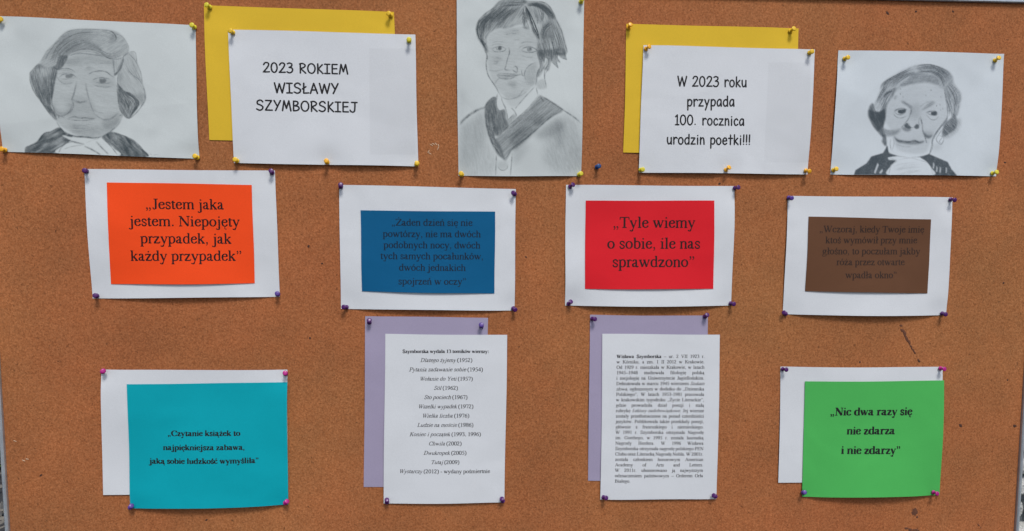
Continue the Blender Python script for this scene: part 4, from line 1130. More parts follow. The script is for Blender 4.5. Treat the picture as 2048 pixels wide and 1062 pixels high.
    # cheeks
    D.fill([(490, 340), (560, 370), (640, 370), (740, 350), (680, 420), (600, 450), (530, 450), (490, 400)], .38, 3)
    D.fill([(1070, 390), (1130, 440), (1200, 440), (1150, 485), (1090, 460)], .58, 2.5); D.fill([(1060, 380), (1200, 400), (1220, 440), (1100, 440)], .2, 5)
    D.line([(490, 200), (480, 330), (510, 450), (520, 560)], 2.2, .35); D.line([(480, 320), (530, 370), (650, 370)], 2, .2)
    # mouth
    D.fill([(640, 455), (700, 500), (800, 520), (870, 530), (940, 512), (1000, 530), (1075, 520), (1050, 555), (930, 575), (800, 565), (690, 540)], .42, 2)
    D.line([(640, 455), (690, 515), (760, 528), (860, 538), (940, 518), (1010, 545), (1075, 525)], 3.0, .62)
    D.line([(1110, 520), (1115, 548)], 2, .5, smooth=False); D.line([(660, 560), (760, 600), (900, 610)], 2.0, .18)
    # chin and neck
    D.line([(515, 460), (530, 600), (560, 690), (680, 740), (850, 768), (920, 765), (1040, 750), (1150, 715), (1175, 640), (1200, 540)], 2.2, .48)
    D.line([(590, 490), (585, 580), (600, 660)], 1.4, .34); D.line([(625, 470), (640, 560), (610, 670)], 1.3, .26)
    D.line([(1430, 80), (1400, 220), (1300, 340), (1220, 460), (1195, 540), (1200, 600), (1165, 700)], 2.6, .5); D.line([(1400, 200), (1250, 420), (1210, 500)], 3.2, .4)
    # ear
    D.line([(1340, 350), (1290, 430), (1255, 500), (1290, 555), (1330, 570), (1365, 500), (1340, 440)], 1.6, .45); D.line([(1300, 440), (1340, 470), (1300, 530), (1330, 560)], 1.3, .38)
    D.fill([(1220, 560), (1340, 580), (1290, 660), (1210, 650)], .1, 5)
    # dark hair sides
    D.fill([(275, 60), (340, 90), (430, 100), (520, 60), (500, 200), (480, 330), (500, 440), (470, 460), (400, 380), (320, 220), (270, 140)], .66, 1.5, 70, .28)
    D.fill([(470, 440), (520, 440), (525, 595), (470, 545), (475, 480)], .62, 1.5, 80, .3)
    D.fill([(1490, 110), (1540, 170), (1560, 260), (1530, 350), (1440, 420), (1360, 460), (1340, 400), (1380, 260), (1470, 190)], .62, 2, 50, .3)
    D.fill([(1560, 200), (1610, 200), (1600, 330), (1500, 440), (1400, 490), (1360, 450), (1500, 380)], .2, 3, 50, .4)
    # clothing
    D.fill([(60, 1015), (80, 950), (240, 850), (310, 750), (480, 700), (545, 590), (560, 700), (680, 745), (550, 770), (670, 810), (590, 880), (560, 1020)], .88, 1.2, 100, .12, across=5, along=30, smooth=False)
    D.erase([(345, 985), (400, 840), (420, 870), (370, 1000)], .85, 1, False); D.erase([(420, 990), (470, 925), (480, 960), (450, 1000)], .85, 1, False)
    D.fill([(430, 860), (540, 720), (640, 800), (580, 900), (480, 960)], -.35, 4)
    D.fill([(1020, 760), (1150, 715), (1280, 770), (1420, 830), (1480, 940), (1560, 1030), (1200, 1025), (1180, 900), (1120, 840), (1060, 800)], .88, 1.2, 100, .12, across=5, along=30, smooth=False)
    for x, y in ((1262, 930), (1312, 940), (1215, 880), (1400, 945)): D.erase([(x - 12, y + 45), (x - 6, y - 50), (x + 14, y - 20), (x + 8, y + 45)], .8, 1, False)
    D.erase([(550, 760), (680, 750), (940, 760), (1000, 765), (1100, 810), (1170, 900), (1205, 1025), (562, 1020), (600, 880), (680, 805), (570, 800)], .95, 1)
    D.hair([(600, 900), (800, 850), (1050, 830)], [(700, 1010), (850, 990), (1100, 960)], 30, 2.0, .045, jit=4)
    D.line([(560, 770), (680, 810), (600, 880), (565, 1015)], 1.5, .3); D.line([(700, 800), (860, 770), (1000, 800), (1150, 860), (1200, 1010)], 1.3, .2)
    D.z = B
    for x, y in ((670, 510), (715, 650), (668, 600), (1210, 530), (1120, 625), (1370, 790), (1310, 810), (1420, 860), (1380, 880), (1385, 650)): D.line([(x - 2, y - 12), (x + 4, y + 8), (x - 2, y + 14)], 1.2, .5)
    return D

# ------------------------------------------------------------------ what is pinned up
ROWG = 'pencil portraits in the top row'
PQ = 'quote posters on coloured cards'


def pins_px(name):
    return [p[1] for p in PINS if p[4] == name]


# colour, foot px, head px, where, sheet, words for the label
PINS = [
    ('yellow', (-3, 41), (1, 38), 'top left corner', 'd1'), ('lemon', (389, 55), (383.5, 50), 'top right corner', 'd1'),
    ('yellow', (395, 315.5), (389.5, 312), 'bottom right corner', 'd1'), ('orange-yellow', (10, 300.5), (3, 298), 'bottom left corner', 'd1'),
    ('lemon', (420, 14.5), (413, 9.5), 'top left corner', 'y1'), ('yellow', (782, 31), (777, 26.5), 'top right corner', 'y1'),
    ('yellow', (466, 65), (460.5, 61.5), 'top left corner', 'rok'), ('lemon', (818, 82), (818, 79), 'top right corner', 'rok'),
    ('yellow', (833, 329), (834, 326), 'bottom right corner', 'rok'), ('orange-yellow', (654.5, 325), (652.5, 321.5), 'middle of the bottom edge', 'rok'),
    ('yellow', (474, 322), (470, 319), 'bottom left corner', 'rok'),
    ('lemon', (1162, 4), (1164, -2), 'top right corner', 'd2'), ('yellow', (924, 349.5), (922, 347), 'bottom left corner', 'd2'),
    ('lemon', (1158, 349.5), (1162, 347), 'bottom right corner', 'd2'),
    ('orange-yellow', (1257, 56), (1261, 49), 'top left corner', 'y2'), ('yellow', (1580.6, 62.7), (1588, 57), 'top right corner', 'y2'),
    ('orange-yellow', (1291.5, 98), (1299, 93), 'top left corner', 'poe'), ('yellow', (1619, 106), (1624, 103), 'top right corner', 'poe'),
    ('lemon', (1281, 340), (1285.5, 339), 'bottom left corner', 'poe'), ('orange-yellow', (1451.6, 340.6), (1458.6, 334.5), 'middle of the bottom edge', 'poe'),
    ('orange-yellow', (1611, 341), (1619, 342.5), 'bottom right corner', 'poe'),
    ('yellow', (1689, 117.7), (1696, 114.7), 'top left corner', 'd3'), ('yellow', (1990, 121.5), (1998, 115.5), 'top right corner', 'd3'),
    ('yellow', (1666.8, 340.8), (1672.8, 337.5), 'bottom left corner', 'd3'), ('lemon', (1984.6, 347), (1993.6, 344), 'bottom right corner', 'd3'),
    ('purple', (172, 342.5), (169.5, 341), 'top left corner', 'ora'), ('purple', (544, 346), (542, 341.5), 'top right corner', 'ora'),
    ('purple', (193, 592), (190.3, 591), 'bottom left corner', 'ora'), ('violet', (555.5, 589), (554.5, 587), 'bottom right corner', 'ora'),
    ('purple', (681.4, 374), (681.4, 369), 'top left corner', 'blu'), ('purple', (1029.7, 388.5), (1026.5, 385.5), 'top right corner', 'blu'),
    ('purple', (693.7, 614.8), (687.0, 614), 'bottom left corner', 'blu'), ('purple', (1026, 616.5), (1030.5, 619.5), 'bottom right corner', 'blu'),
    ('purple', (1139.6, 374), (1146.4, 369), 'top left corner', 'red'), ('purple', (1469, 376.5), (1477.0, 374.6), 'top right corner', 'red'),
    ('purple', (1136.9, 608.5), (1142, 603), 'bottom left corner', 'red'), ('purple', (1461, 606.7), (1467.8, 608), 'bottom right corner', 'red'),
    ('violet', (1577, 395.4), (1583.5, 396.2), 'top left corner', 'bro'), ('purple', (1900.7, 398.8), (1909.5, 399.8), 'top right corner', 'bro'),
    ('purple', (1572, 628), (1567.9, 625), 'bottom left corner', 'bro'), ('purple', (1884, 627), (1891, 628.6), 'bottom right corner', 'bro'),
    ('magenta', (204.5, 743.6), (206.5, 742), 'top left corner', 'cya'), ('magenta', (570.8, 748), (570.2, 746), 'top right corner', 'cya'),
    ('violet', (259.8, 1015.5), (263.8, 1010.5), 'bottom left corner', 'cya'), ('magenta', (570, 1006.4), (574, 1002.5), 'bottom right corner', 'cya'),
    ('purple', (738.5, 645.2), (738.5, 640.4), 'top left corner', 'lis'), ('violet', (963, 653), (962.5, 649.5), 'top right corner', 'lis'),
    ('purple', (774, 1005.5), (773.7, 999.4), 'bottom left corner', 'lis'), ('purple', (1005.8, 1002.8), (1003.5, 997.4), 'bottom right corner', 'lis'),
    ('purple', (1184, 637.8), (1190, 638.2), 'top left corner', 'bio'), ('purple', (1409.8, 634), (1414.4, 629.6), 'top right corner', 'bio'),
    ('purple', (1206.7, 995), (1212.5, 996), 'bottom left corner', 'bio'), ('purple', (1431.5, 993.4), (1427.2, 990.6), 'bottom right corner', 'bio'),
    ('purple', (1565, 738.5), (1573, 739.2), 'top left corner', 'gre'), ('magenta', (1880.4, 737), (1888.6, 738), 'top right corner', 'gre'),
    ('violet', (1606.8, 986), (1609.4, 984.6), 'bottom left corner', 'gre'), ('magenta', (1866.4, 984.8), (1874.3, 987.2), 'bottom right corner', 'gre'),
    ('blue', (1193.2, 334.5), (1197.8, 332), 'bare cork', None),
]

S = {}


def ghost(x0, y0, x1, y1, k, skew=0.0):
    """faint grey box printed at the side of a sheet (soft edged, in sheet coordinates)"""
    def f(px, s, t):
        e = .002
        m = np.clip((px[:, 0] - (x0 + skew * (px[:, 1] - y0))) / 1.2 + .5, 0, 1) * np.clip((x1 - px[:, 0]) / 1.2 + .5, 0, 1)
        m = m * np.clip((px[:, 1] - y0) / 1.2 + .5, 0, 1) * np.clip((y1 - px[:, 1]) / 1.2 + .5, 0, 1)
        return (1 - k * m)[:, None] * np.ones(3)
    return f


# portraits
for key, corners, fn, label, nx, ny, seed in [
    ('d1', [(-12, 32), (391, 50.6), (399, 317.5), (6, 303.5)], portrait_one, 'pencil portrait of a woman resting her chin on her hand, leftmost drawing', 400, 280, 3),
    ('d2', [(913.3, -3), (1168.3, -2.5), (1162, 352.3), (917, 351.5)], portrait_two, 'upright pencil portrait of a short haired young person in a wide dark collar', 270, 370, 8),
    ('d3', [(1676, 101), (2007.3, 108), (1991.5, 352.5), (1660.5, 349)], portrait_three, 'pencil portrait of a smiling elderly woman with dark shoulders, rightmost drawing', 350, 265, 5),
]:
    sh = Sheet(corners, pins_px(key), bottom=.0035, top=.0016, wave=.0026, seed=seed)
    S[key] = sh
    th = thing('pencil_portrait', base_loc(sh), label, 'drawing', ROWG)
    sh.build('paper', DRAWPAPER_COOL_LIGHT if key == 'd3' else DRAWPAPER, th, nx, ny, fn().colour)

# yellow backing sheets, each pinned on its own behind a title sheet
for key, corners, label, seed in [
    ('y1', [(408, 10.5), (788, 24), (797, 290), (419, 280)], 'yellow paper sheet pinned behind the white 2023 ROKIEM title sheet', 21),
    ('y2', [(1252.5, 47.6), (1596.6, 57), (1588, 313), (1246, 305)], 'yellow paper sheet pinned behind the white urodzin poetki sheet', 22),
]:
    sh = Sheet(corners, pins_px(key), bottom=.0006, top=.0008, left=.0012, wave=.0008, seed=seed)
    S[key] = sh
    th = thing('yellow_sheet', base_loc(sh), label, 'paper sheet', 'yellow backing sheets')
    sh.build('paper', YELLOW, th, 60, 44)

# title sheets
a = Z(400, 0, 3.035)
sh = Sheet([(457, 60), (831, 70), (837, 333), (469, 326)], pins_px('rok'), lift=.0032, bottom=.0034, top=.0010, left=.0008, wave=.0012, seed=31)
S['rok'] = sh
th = thing('title_sheet', base_loc(sh), 'white title sheet reading 2023 ROKIEM WISŁAWY SZYMBORSKIEJ over a yellow sheet', 'poster', 'white title sheets')
sh.build('paper', WHITE_PRINT, th, 260, 190, ghost(738, 97, 831, 309, .055, .01))
write_lines('lettering', sh, [([('2023 ROKIEM', 'hand')], a(387, 441), a(908, 453), .9, None), ([('WISŁAWY', 'hand')], a(455, 567), a(850, 571), .9, None),
                              ([('SZYMBORSKIEJ', 'hand')], a(347, 671), a(963, 684), .92, None)], INK, th)
a = Z(1230, 30, 3.123)
sh = Sheet([(1286, 91), (1628, 99.5), (1613, 349), (1276.5, 345.5)], pins_px('poe'), lift=.0032, bottom=.0034, top=.0010, left=.0008, wave=.0012, seed=32)
S['poe'] = sh
th = thing('title_sheet', base_loc(sh), 'white title sheet ending urodzin poetki!!! over a yellow sheet', 'poster', 'white title sheets')
sh.build('paper', WHITE_PRINT, th, 250, 185, ghost(1537, 125, 1621, 325, .05, -.045))
write_lines('lettering', sh, [([('W 2023 roku', 'hand')], a(384, 447), a(820, 452), None, None), ([('przypada', 'hand')], a(443, 572), a(744, 572), None, None),
                              ([('100. rocznica', 'hand')], a(368, 687), a(804, 692), None, None), ([('urodzin poetki!!!', 'hand')], a(317, 807), a(842, 812), None, None)], INK, th)

# quotes on coloured cards glued to white sheets
a, b, c, d, e = Z(150, 320, 3.426), Z(650, 350, 3.661), Z(1100, 350, 3.662), Z(1540, 370, 3.7925), None
QUOTES = [
    ('ora', [(169, 338), (550, 341), (560, 593.5), (185.6, 596.7)], [(214.8, 365), (504.6, 370), (510.5, 566), (223.5, 568)], ORANGE, INK_ORANGE, 'roman',
     'quote poster with an orange card on a white sheet, under the left portrait',
     [('\u201eJestem jaka', a(490, 334), a(1027, 338)), ('jestem. Niepojęty', a(385, 450), a(1135, 455)), ('przypadek, jak', a(457, 568), a(1078, 572)), ('każdy przypadek\u201d', a(390, 688), a(1154, 688))], 41),
    ('blu', [(678.7, 369.7), (1031.6, 378), (1028.9, 621), (682, 617.7)], [(721.6, 420.5), (990, 423), (988.7, 586.5), (724.6, 582)], BLUE, INK_BLUE, 'roman',
     'quote poster with a dark blue card on a white sheet',
     [('\u201eŻaden dzień się nie', b(487, 369), b(1080, 372)), ('powtórzy, nie ma dwóch', b(425, 452), b(1140, 455)), ('podobnych nocy, dwóch', b(430, 533), b(1137, 536)),
      ('tych samych pocałunków,', b(408, 613), b(1160, 617)), ('dwóch jednakich', b(543, 697), b(1030, 700)), ('spojrzeń w oczy\u201d', b(538, 797), b(1037, 800))], 42),
    ('red', [(1132, 369.7), (1468.7, 372), (1462, 611), (1130, 611)], [(1171, 401), (1427, 401), (1424.7, 577), (1168.8, 577)], RED, INK_RED, 'roman',
     'quote poster with a bright red card on a white sheet',
     [('\u201eTyle wiemy', c(455, 385), c(1057, 385)), ('o sobie, ile nas', c(413, 537), c(1093, 537)), ('sprawdzono\u201d', c(448, 671), c(1056, 670))], 43),
    ('bro', [(1575.6, 391.6), (1904.7, 394.5), (1891.5, 630.5), (1565, 628.4)], [(1615.4, 433), (1860, 438.6), (1851, 586), (1607.5, 581.7)], BROWN, INK_BROWN, 'roman',
     'quote poster with a brown card on a white sheet',
     [('\u201eWczoraj, kiedy Twoje imię', d(362, 357), d(1160, 360)), ('ktoś wymówił przy mnie', d(407, 440), d(1108, 441)), ('głośno, to poczułam jakby', d(382, 523), d(1128, 525)),
      ('róża przez otwarte', d(488, 605), d(1008, 606)), ('wpadła okno\u201d', d(553, 703), d(946, 703))], 44),
]
a, b = Z(180, 710, 3.018), Z(1530, 710, 3.425)
QUOTES += [
    ('cya', [(202.5, 739), (575, 739), (574.5, 985), (207.5, 989)], [(256.2, 767), (575.6, 763.7), (577.5, 1007.5), (262, 1015.5)], CYAN, INK, 'bold',
     'quote poster with a turquoise sheet set low over a white sheet',
     [('\u201eCzytanie książek to', a(475, 483), a(913, 480)), ('najpiękniejsza zabawa,', a(448, 567), a(942, 563)), ('jaką sobie ludzkość wymyśliła\u201d', a(364, 650), a(1027, 642))], 45),
    ('gre', [(1560.7, 733), (1885, 733.4), (1879, 966), (1555.7, 964.6)], [(1608, 761.7), (1886, 760), (1877.5, 988.8), (1603, 992.3)], GREEN, INK, 'bold',
     'quote poster with a bright green sheet set low over a white sheet',
     [('\u201eNic dwa razy się', b(435, 408), b(996, 405)), ('nie zdarza', b(548, 537), b(877, 535)), ('i nie zdarzy\u201d', b(508, 669), b(914, 668))], 46),
]
for key, outer, inner, mat, ink, style, label, lines, seed in QUOTES:
    low = key in ('cya', 'gre')
    bottom = dict(ora=.0040, blu=.0055, red=.0085, bro=.0075).get(key, .0006)
    white = Sheet(outer, [p[1] for p in PINS if p[4] == key and 'top' in p[3]] if low else pins_px(key), bottom=bottom, top=.0016, left=.0010, right=.0012, wave=.0019, seed=seed)
    S[key] = white
    if low: card = Sheet(inner, [p[1] for p in PINS if p[4] == key and 'bottom' in p[3]], lift=.0008, bottom=.0075, top=.0002, right=.0018, left=.0004, wave=.0006, seed=seed + 10, under=white)
    else: card = Sheet(inner, (), lift=.0006, bottom=.0022, top=.0008, left=.0002, right=.0003, wave=.0003, seed=seed + 10, under=white, wobble=.0004)
    S[key + '_card'] = card
    th = thing('quote_poster', base_loc(white), label, 'poster', PQ)
    white.build('backing_sheet', WHITE, th, 80, 60)
    cd = card.build('quote_card', mat, th, 64, 48)
    write_lines('lettering', card, [([(t, style)], p, q, None, None) for t, p, q in lines], ink, cd)

# the two text sheets glued over lilac sheets
a = Z(700, 610, 2.469)
BOOKS = [([('Szymborska wydała 13 tomików wierszy:', 'bold')], 260, 687, 234.5), ([('Dlatego żyjemy', 'italic'), (' (1952)', 'roman')], 347, 604, 279),
         ([('Pytania zadawanie sobie', 'italic'), (' (1954)', 'roman')], 291, 656, 325), ([('Wołanie do Yeti', 'italic'), (' (1957)', 'roman')], 344, 606, 370.5),
         ([('Sól', 'italic'), (' (1962)', 'roman')], 414, 533, 416), ([('Sto pociech', 'italic'), (' (1967)', 'roman')], 366, 580, 461.5),
         ([('Wszelki wypadek', 'italic'), (' (1972)', 'roman')], 336, 609, 507), ([('Wielka liczba', 'italic'), (' (1976)', 'roman')], 356, 589, 552.5),
         ([('Ludzie na moście', 'italic'), (' (1986)', 'roman')], 332, 609, 598), ([('Koniec i początek', 'italic'), (' (1993, 1996)', 'roman')], 294, 646, 643.5),
         ([('Chwila', 'italic'), (' (2002)', 'roman')], 388, 551, 689), ([('Dwukropek', 'italic'), (' (2005)', 'roman')], 363, 575, 735),
         ([('Tutaj', 'italic'), (' (2009)', 'roman')], 399, 540, 780.5), ([('Wystarczy', 'italic'), (' (2012) - wydany pośmiertnie', 'roman')], 243, 691, 826)]
lil = Sheet([(730.4, 632.3), (976, 635.5), (971, 974), (727.5, 973.7)], [p[1] for p in PINS if p[4] == 'lis' and 'top' in p[3]], bottom=.0008, left=.0012, wave=.0010, seed=51)
txt = Sheet([(771, 667), (1014, 669), (1008.6, 1003.7), (767.6, 1005.7)], [p[1] for p in PINS if p[4] == 'lis' and 'bottom' in p[3]], lift=.0026, bottom=.0010, top=.0003, wave=.0008, seed=52)
S['lis'], S['lis_card'] = lil, txt
th = thing('text_poster', base_loc(lil), 'white list of thirteen poetry books with their years, glued over a lilac sheet', 'poster', 'text posters on lilac sheets')
lil.build('backing_sheet', LILAC, th, 50, 66)
cd = txt.build('text_sheet', WHITE, th, 50, 66)
write_lines('lettering', txt, [(r, a(x0, y), a(x1, y), None, None) for r, x0, x1, y in BOOKS], INK_SOFT, cd)

a = Z(1220, 690, 3.795)
R, I, BO = 'roman', 'italic', 'bold'
BIO = [[('Wisława Szymborska', BO), (' \u2013 ur. 2 VII 1923 r.', R)], 'w Kórniku, a zm. 1 II 2012 w Krakowie.', 'Od 1929 r. mieszkała w Krakowie, w latach', '1945\u20131948 studiowała filologię polską',
       'i socjologię na Uniwersytecie Jagiellońskim.', [('Debiutowała w marcu 1945 wierszem ', R), ('Szukam', I)], [('słowa', I), (', ogłoszonym w dodatku do \u201eDziennika', R)],
       'Polskiego\u201d. W latach 1953-1981 pracowała', 'w krakowskim tygodniku \u201eŻycie Literackie\u201d,', 'gdzie prowadziła dział poezji i stałą', [('rubrykę ', R), ('Lektury nadobowiązkowe', I), ('. Jej wiersze', R)],
       'zostały przetłumaczone na ponad czterdzieści', 'języków. Publikowała także przekłady poezji,', 'głównie z francuskiego i niemieckiego.', 'W 1991 r. Szymborska otrzymała Nagrodę',
       'im. Goethego, w 1995 r. została laureatką', 'Nagrody Herdera. W 1996 Wisława', 'Szymborska otrzymała nagrodę polskiego PEN', 'Clubu oraz Literacką Nagrodę Nobla. W 2001r.',
       'została członkiem honorowym American', 'Academy of Arts and Letters.', 'W 2011r. uhonorowano ją najwyższym', 'odznaczeniem państwowym \u2013 Orderem Orła', 'Białego.']
lil = Sheet([(1180, 629.3), (1415.5, 631), (1411, 962), (1176, 961)], [p[1] for p in PINS if p[4] == 'bio' and 'top' in p[3]], bottom=.0008, left=.0014, wave=.0010, seed=53)
txt = Sheet([(1204, 667), (1438.4, 668.7), (1431.8, 997), (1200, 998)], [p[1] for p in PINS if p[4] == 'bio' and 'bottom' in p[3]], lift=.0026, bottom=.0010, top=.0003, wave=.0008, seed=54)
S['bio'], S['bio_card'] = lil, txt
th = thing('text_poster', base_loc(lil), 'white sheet with a long justified paragraph of biography, glued over a lilac sheet', 'poster', 'text posters on lilac sheets')
lil.build('backing_sheet', LILAC, th, 50, 66)
cd = txt.build('text_sheet', WHITE, th, 50, 66)
L = []
for i, r in enumerate(BIO):
    if isinstance(r, str): r = [(r, R)]
    y = 95 + 41.0 * i; x0 = 46 - .62 * i; x1 = 713 - .6 * i
    if i == 23: x1 = x0 + 112
    L.append((r, a(x0, y), a(x1, y), None, None if i == 23 else 1))
p, q = back([L[17][1], L[17][2]])
EM = np.linalg.norm(q - p) / (runs_width(L[17][0]) - 20 * 4)      # the fullest line sets the type size
for k, l in enumerate(L):
    if l[4]:
        p, q = back([l[1], l[2]])
        L[k] = l[:4] + (min(EM, np.linalg.norm(q - p) / (runs_width(l[0]) - 60 * sum(t.count(' ') for t, _ in l[0]))),)
    else:
        p = back([l[1]])[0]; q = back([(l[1][0] + 40, l[1][1])])[0]
        wpx = runs_width(l[0]) * EM / np.linalg.norm(q - p) * 40
        L[k] = (l[0], l[1], (l[1][0] + wpx, l[1][1]), None, None)
write_lines('lettering', txt, L, INK_SOFT, cd)

# ------------------------------------------------------------------ push pins
def lathe(profile, n=20):
    V, F = [], []
    for r, z in profile:
        for k in range(n):
            t = 2 * math.pi * k / n
            V.append((r * math.cos(t), r * math.sin(t), z))
    for i in range(len(profile) - 1):
        for k in range(n):
            F.append((i * n + k, i * n + (k + 1) % n, (i + 1) * n + (k + 1) % n, (i + 1) * n + k))
    F.append(tuple(range(n))[::-1]); F.append(tuple((len(profile) - 1) * n + k for k in range(n)))
    return V, F


mm = .001
GRIP = lathe([(r * .80, z) for r, z in [(3.0 * mm, 0), (4.3 * mm, .15 * mm), (4.9 * mm, .7 * mm), (4.9 * mm, 1.3 * mm), (4.3 * mm, 1.9 * mm), (2.9 * mm, 2.6 * mm), (2.5 * mm, 4.0 * mm), (2.6 * mm, 6.5 * mm),
              (3.1 * mm, 8.3 * mm), (4.4 * mm, 9.0 * mm), (5.0 * mm, 9.7 * mm), (5.1 * mm, 10.5 * mm), (4.7 * mm, 11.2 * mm), (3.6 * mm, 11.6 * mm), (1.5 * mm, 11.75 * mm)]])
NEEDLE = lathe([(.15 * mm, -7 * mm), (.55 * mm, -5.5 * mm), (.55 * mm, .4 * mm)], 8)
needle_mesh = mesh_from('needle', *NEEDLE, smooth=True)
needle_mesh.materials.append(STEEL)
grip_mesh = {}
for k, m in PIN.items():
    grip_mesh[k] = mesh_from('grip', *GRIP, smooth=True)
    grip_mesh[k].materials.append(m)

SHEETWORDS = {'d1': 'the left pencil portrait', 'd2': 'the middle pencil portrait', 'd3': 'the right pencil portrait', 'y1': 'the yellow 2023 ROKIEM backing',
              'y2': 'the yellow urodzin poetki backing', 'rok': 'the white 2023 ROKIEM sheet', 'poe': 'the white urodzin poetki sheet', 'ora': 'the poster with the orange card',
              'blu': 'the poster with the blue card', 'red': 'the poster with the red card', 'bro': 'the poster with the brown card', 'cya': 'the turquoise poster', 'gre': 'the green poster',
              'lis': 'the poetry book list poster', 'bio': 'the biography poster'}
first_pin = {}
LEN = 11.2 * mm
for colour, foot, head, where, key in PINS:
    if key is None:
        base_h = 0.0003
        u, v = back([foot])[0]
    else:
        sh = S[key]
        if key + '_card' in S and 'bottom' in where and key in ('cya', 'gre', 'lis', 'bio'): sh = S[key + '_card']
        u, v = back([foot], .002)[0]
        base_h = float(sh.h(np.array([u, v])))
        u, v = back([foot], base_h + .0012)[0]
    # lean of the pin so that its head lies where the photograph shows it
    ht = base_h + LEN * .93
    for _ in range(6):
        hu, hv = back([head], ht)[0]
        r = math.hypot(hu - u, hv - v)
        r = min(r, LEN * .72)
        ht = base_h + math.sqrt(LEN ** 2 - r ** 2)
    dx, dv = hu - u, hv - v
    q = math.hypot(dx, dv)
    if q > r: dx, dv = dx * r / q, dv * r / q
    axis = Vector((dx, -(ht - base_h), dv)).normalized()
    sink = .0006 + 4.0 * mm * math.sqrt(max(0, 1 - axis.y ** 2)) * .35     # a leaning collar presses into the cork
    pos = Vector((u, -base_h, v + ZB)) - axis * (sink - .0016)
    label = f"{colour} push pin in the {where} of {SHEETWORDS[key]}" if key else 'single dark blue push pin stuck in bare cork right of the middle portrait'
    th = thing('push_pin', pos, label, 'push pin', 'push pins on the cork board')
    th.rotation_euler = axis.to_track_quat('Z', 'Y').to_euler()
    if colour not in first_pin:
        first_pin[colour] = (obj('grip', grip_mesh[colour], None, th), obj('needle', needle_mesh, None, th))
    else:
        for src in first_pin[colour]:
            c = src.copy(); col.objects.link(c); c.parent = th

# ------------------------------------------------------------------ what shows past the edges of the board
def stone_mat(name, a, b):
    m, N, L, B = new_mat(name)
    co = obco(N)
    n1 = noise(N, L, 28, 5, .65, co); n2 = noise(N, L, 160, 4, .7, co)
    c = ramp(N, L, n1.outputs[0], [(.3, a), (.7, b)]).outputs[0]
    c = mixc(N, L, 'MULTIPLY', 1.0, c, ramp(N, L, n2.outputs[0], [(.35, .6), (.6, 1.0)]).outputs[0])
    L.new(c, B.inputs['Base Color'])
    B.inputs['Roughness'].default_value = .9
    bump(N, L, B, n2.outputs[0], .7, .004)
    return m


STONE = stone_mat('pale_grey_stone', (.42, .44, .43), (.60, .62, .61))
MORTAR = stone_mat('dark_mortar', (.10, .12, .13), (.17, .19, .20))
SOIL = stone_mat('dark_soil', (.020, .020, .022), (.055, .055, .055))
TWIG, N, L, B = new_mat('dry_twig')
B.inputs['Base Color'].default_value = (.16, .15, .13, 1); B.inputs['Roughness'].default_value = .9
LEAF, N, L, B = new_mat('green_leaf')
oi = N.new('ShaderNodeObjectInfo')
n = noise(N, L, 30, 3, .6, obco(N))
L.new(ramp(N, L, n.outputs[0], [(.3, (.05, .11, .025)), (.7, (.16, .27, .05))]).outputs[0], B.inputs['Base Color'])
B.inputs['Roughness'].default_value = .6

V = [(-9, -6, 0), (9, -6, 0), (9, 12, 0), (-9, 12, 0)]
tag(obj('ground', mesh_from('ground', V, [(0, 1, 2, 3)]), SOIL), kind='structure')

wall = thing('stone_wall', (1.6, .30, 0), 'pale grey rubble stone wall with dark joints behind the right edge of the board', 'wall')
o = np.array(wall.location)
WX0, WX1, WY = .97, 2.35, .16
V, F = bevel_box(WX0 + .01, WX1, WY + .012, WY + .26, 0, 2.05, .002)
obj('mortar', mesh_from('mortar', np.array(V) - o, F), MORTAR, wall)
r = np.random.default_rng(5)
z = .004
while z < 2.0:
    hgt = r.uniform(.035, .075)
    x = WX0 + r.uniform(-.03, 0)
    while x < WX1 - .02:
        wd = r.uniform(.07, .16)
        x1 = min(x + wd, WX1 + .02)
        n = 6
        # a rounded rough stone: ring outline, two steps, domed face
        cx, cz, rx, rz = (x + x1) / 2, z + hgt / 2, (x1 - x) / 2 - .004, hgt / 2 - .004
        t = np.linspace(0, 2 * np.pi, 12, endpoint=False) + .13
        k = (1 / (np.abs(np.cos(t)) ** 5 + np.abs(np.sin(t)) ** 5) ** .2) * r.uniform(.90, 1.0, 12)
        prot = r.uniform(.010, .024)
        rings = []
        for sc, y in ((1.0, WY + .02), (1.0, WY + .004), (.88, WY - prot * .6), (.55, WY - prot)):
            rings += [(cx + rx * sc * k[i] * math.cos(t[i]), y + r.uniform(-.002, .002), cz + rz * sc * k[i] * math.sin(t[i])) for i in range(12)]
        F = [(a * 12 + i, a * 12 + (i + 1) % 12, (a + 1) * 12 + (i + 1) % 12, (a + 1) * 12 + i) for a in range(3) for i in range(12)] + [tuple(36 + i for i in range(12))]
        if .62 < z and x < 1.55 or False:
            obj('stone', mesh_from('stone', np.array(rings) - o, F), STONE, wall)
        else:
            STUFFV = globals().setdefault('STUFFV', []); STUFFF = globals().setdefault('STUFFF', [])
            STUFFF += [tuple(i + len(STUFFV) for i in f) for f in F]; STUFFV += [tuple(np.array(p) - o) for p in rings]
        x = x1
    z += hgt
tag(obj('stones', mesh_from('stones', STUFFV, STUFFF), STONE, wall), kind='stuff')

# left of the board: low plants above dark littered soil
r = np.random.default_rng(6)
V, F = [], []
def leaf(p, d, ln, w):
    d = d / np.linalg.norm(d); s = np.cross(d, [0, 0, 1.0]); s = s / (np.linalg.norm(s) + 1e-6)
    up = np.cross(s, d)
    n0 = len(V)
    V.extend([p, p + d * ln * .5 + s * w + up * .01, p + d * ln + up * -.02, p + d * ln * .5 - s * w + up * .01])
    F.append((n0, n0 + 1, n0 + 2, n0 + 3))


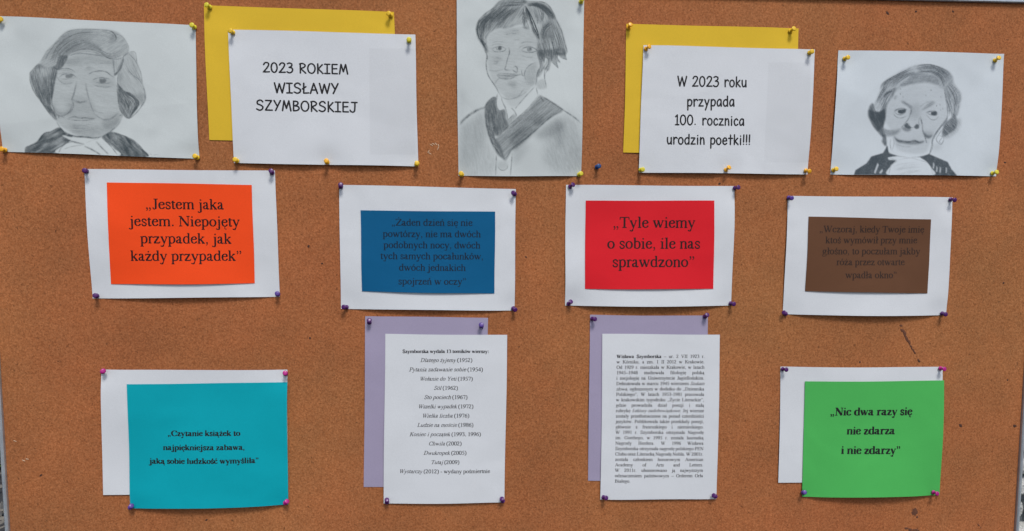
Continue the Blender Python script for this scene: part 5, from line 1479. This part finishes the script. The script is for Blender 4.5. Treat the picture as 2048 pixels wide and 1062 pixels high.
for cx, cy, R_, H_ in ((-2.75, 2.95, .55, .50), (-3.7, 3.3, .7, .8)):
    V.clear(); F.clear()
    for _ in range(1300):
        a, q = r.uniform(0, 6.28), R_ * math.sqrt(r.random())
        hz = H_ * (1 - (q / R_) ** 2) * r.random() ** .5 + .02
        leaf(np.array([q * math.cos(a), q * math.sin(a), hz]), np.array([r.normal(), r.normal(), r.uniform(-.2, .9)]), r.uniform(.05, .12), r.uniform(.015, .035))
    th = thing('shrub', (cx, cy, 0), {0: 'low leafy green shrub left of the board behind its lower edge'}.get(0) if cx > -3 else 'taller leafy green shrub farthest left behind the board', 'shrub', 'shrubs on dark soil behind the board')
    obj('leaves', mesh_from('leaves', V, F), LEAF, th)
    SV, SF = [], []
    for _ in range(7):
        a = r.uniform(0, 6.28); q = R_ * .5 * r.random()
        sv, sf = ribbon([(0, 0), (q * .4, H_ * .3), (q, H_ * .7)], [.02, .012, .006])
        n0 = len(SV)
        SV += [(x * math.cos(a), x * math.sin(a), y) for x, y in sv] + [(x * math.cos(a) - .008 * math.sin(a), x * math.sin(a) + .008 * math.cos(a), y) for x, y in sv]
        m_ = len(sv)
        SF += [tuple(i + n0 for i in f) for f in sf] + [tuple(i + n0 + m_ for i in f) for f in sf] + [(n0 + i, n0 + i + m_, n0 + i + m_ + 2, n0 + i + 2) for i in range(m_ - 2)]
    obj('stems', mesh_from('stems', SV, SF), TWIG, th)

V, F = [], []
for _ in range(900):
    x, y, a, ln, w = r.uniform(-3.2, -.3), r.uniform(.4, 3.6), r.uniform(0, 3.14), r.uniform(.05, .30), r.uniform(.003, .008)
    dx, dy = math.cos(a) * ln / 2, math.sin(a) * ln / 2
    nx_, ny_ = -math.sin(a) * w, math.cos(a) * w
    z0, z1 = r.uniform(.002, .03, 2)
    n0 = len(V)
    V += [(x - dx - nx_, y - dy - ny_, z0), (x + dx - nx_, y + dy - ny_, z1), (x + dx + nx_, y + dy + ny_, z1), (x - dx + nx_, y - dy + ny_, z0),
          (x - dx, y - dy, z0 + w * 1.6), (x + dx, y + dy, z1 + w * 1.6)]
    F += [(n0, n0 + 1, n0 + 5, n0 + 4), (n0 + 2, n0 + 3, n0 + 4, n0 + 5), (n0 + 1, n0 + 2, n0 + 5), (n0 + 3, n0, n0 + 4)]
tag(obj('twig_litter', mesh_from('twig_litter', V, F), TWIG), 'dry twigs scattered over the dark soil left of the board', 'twigs', kind='stuff')
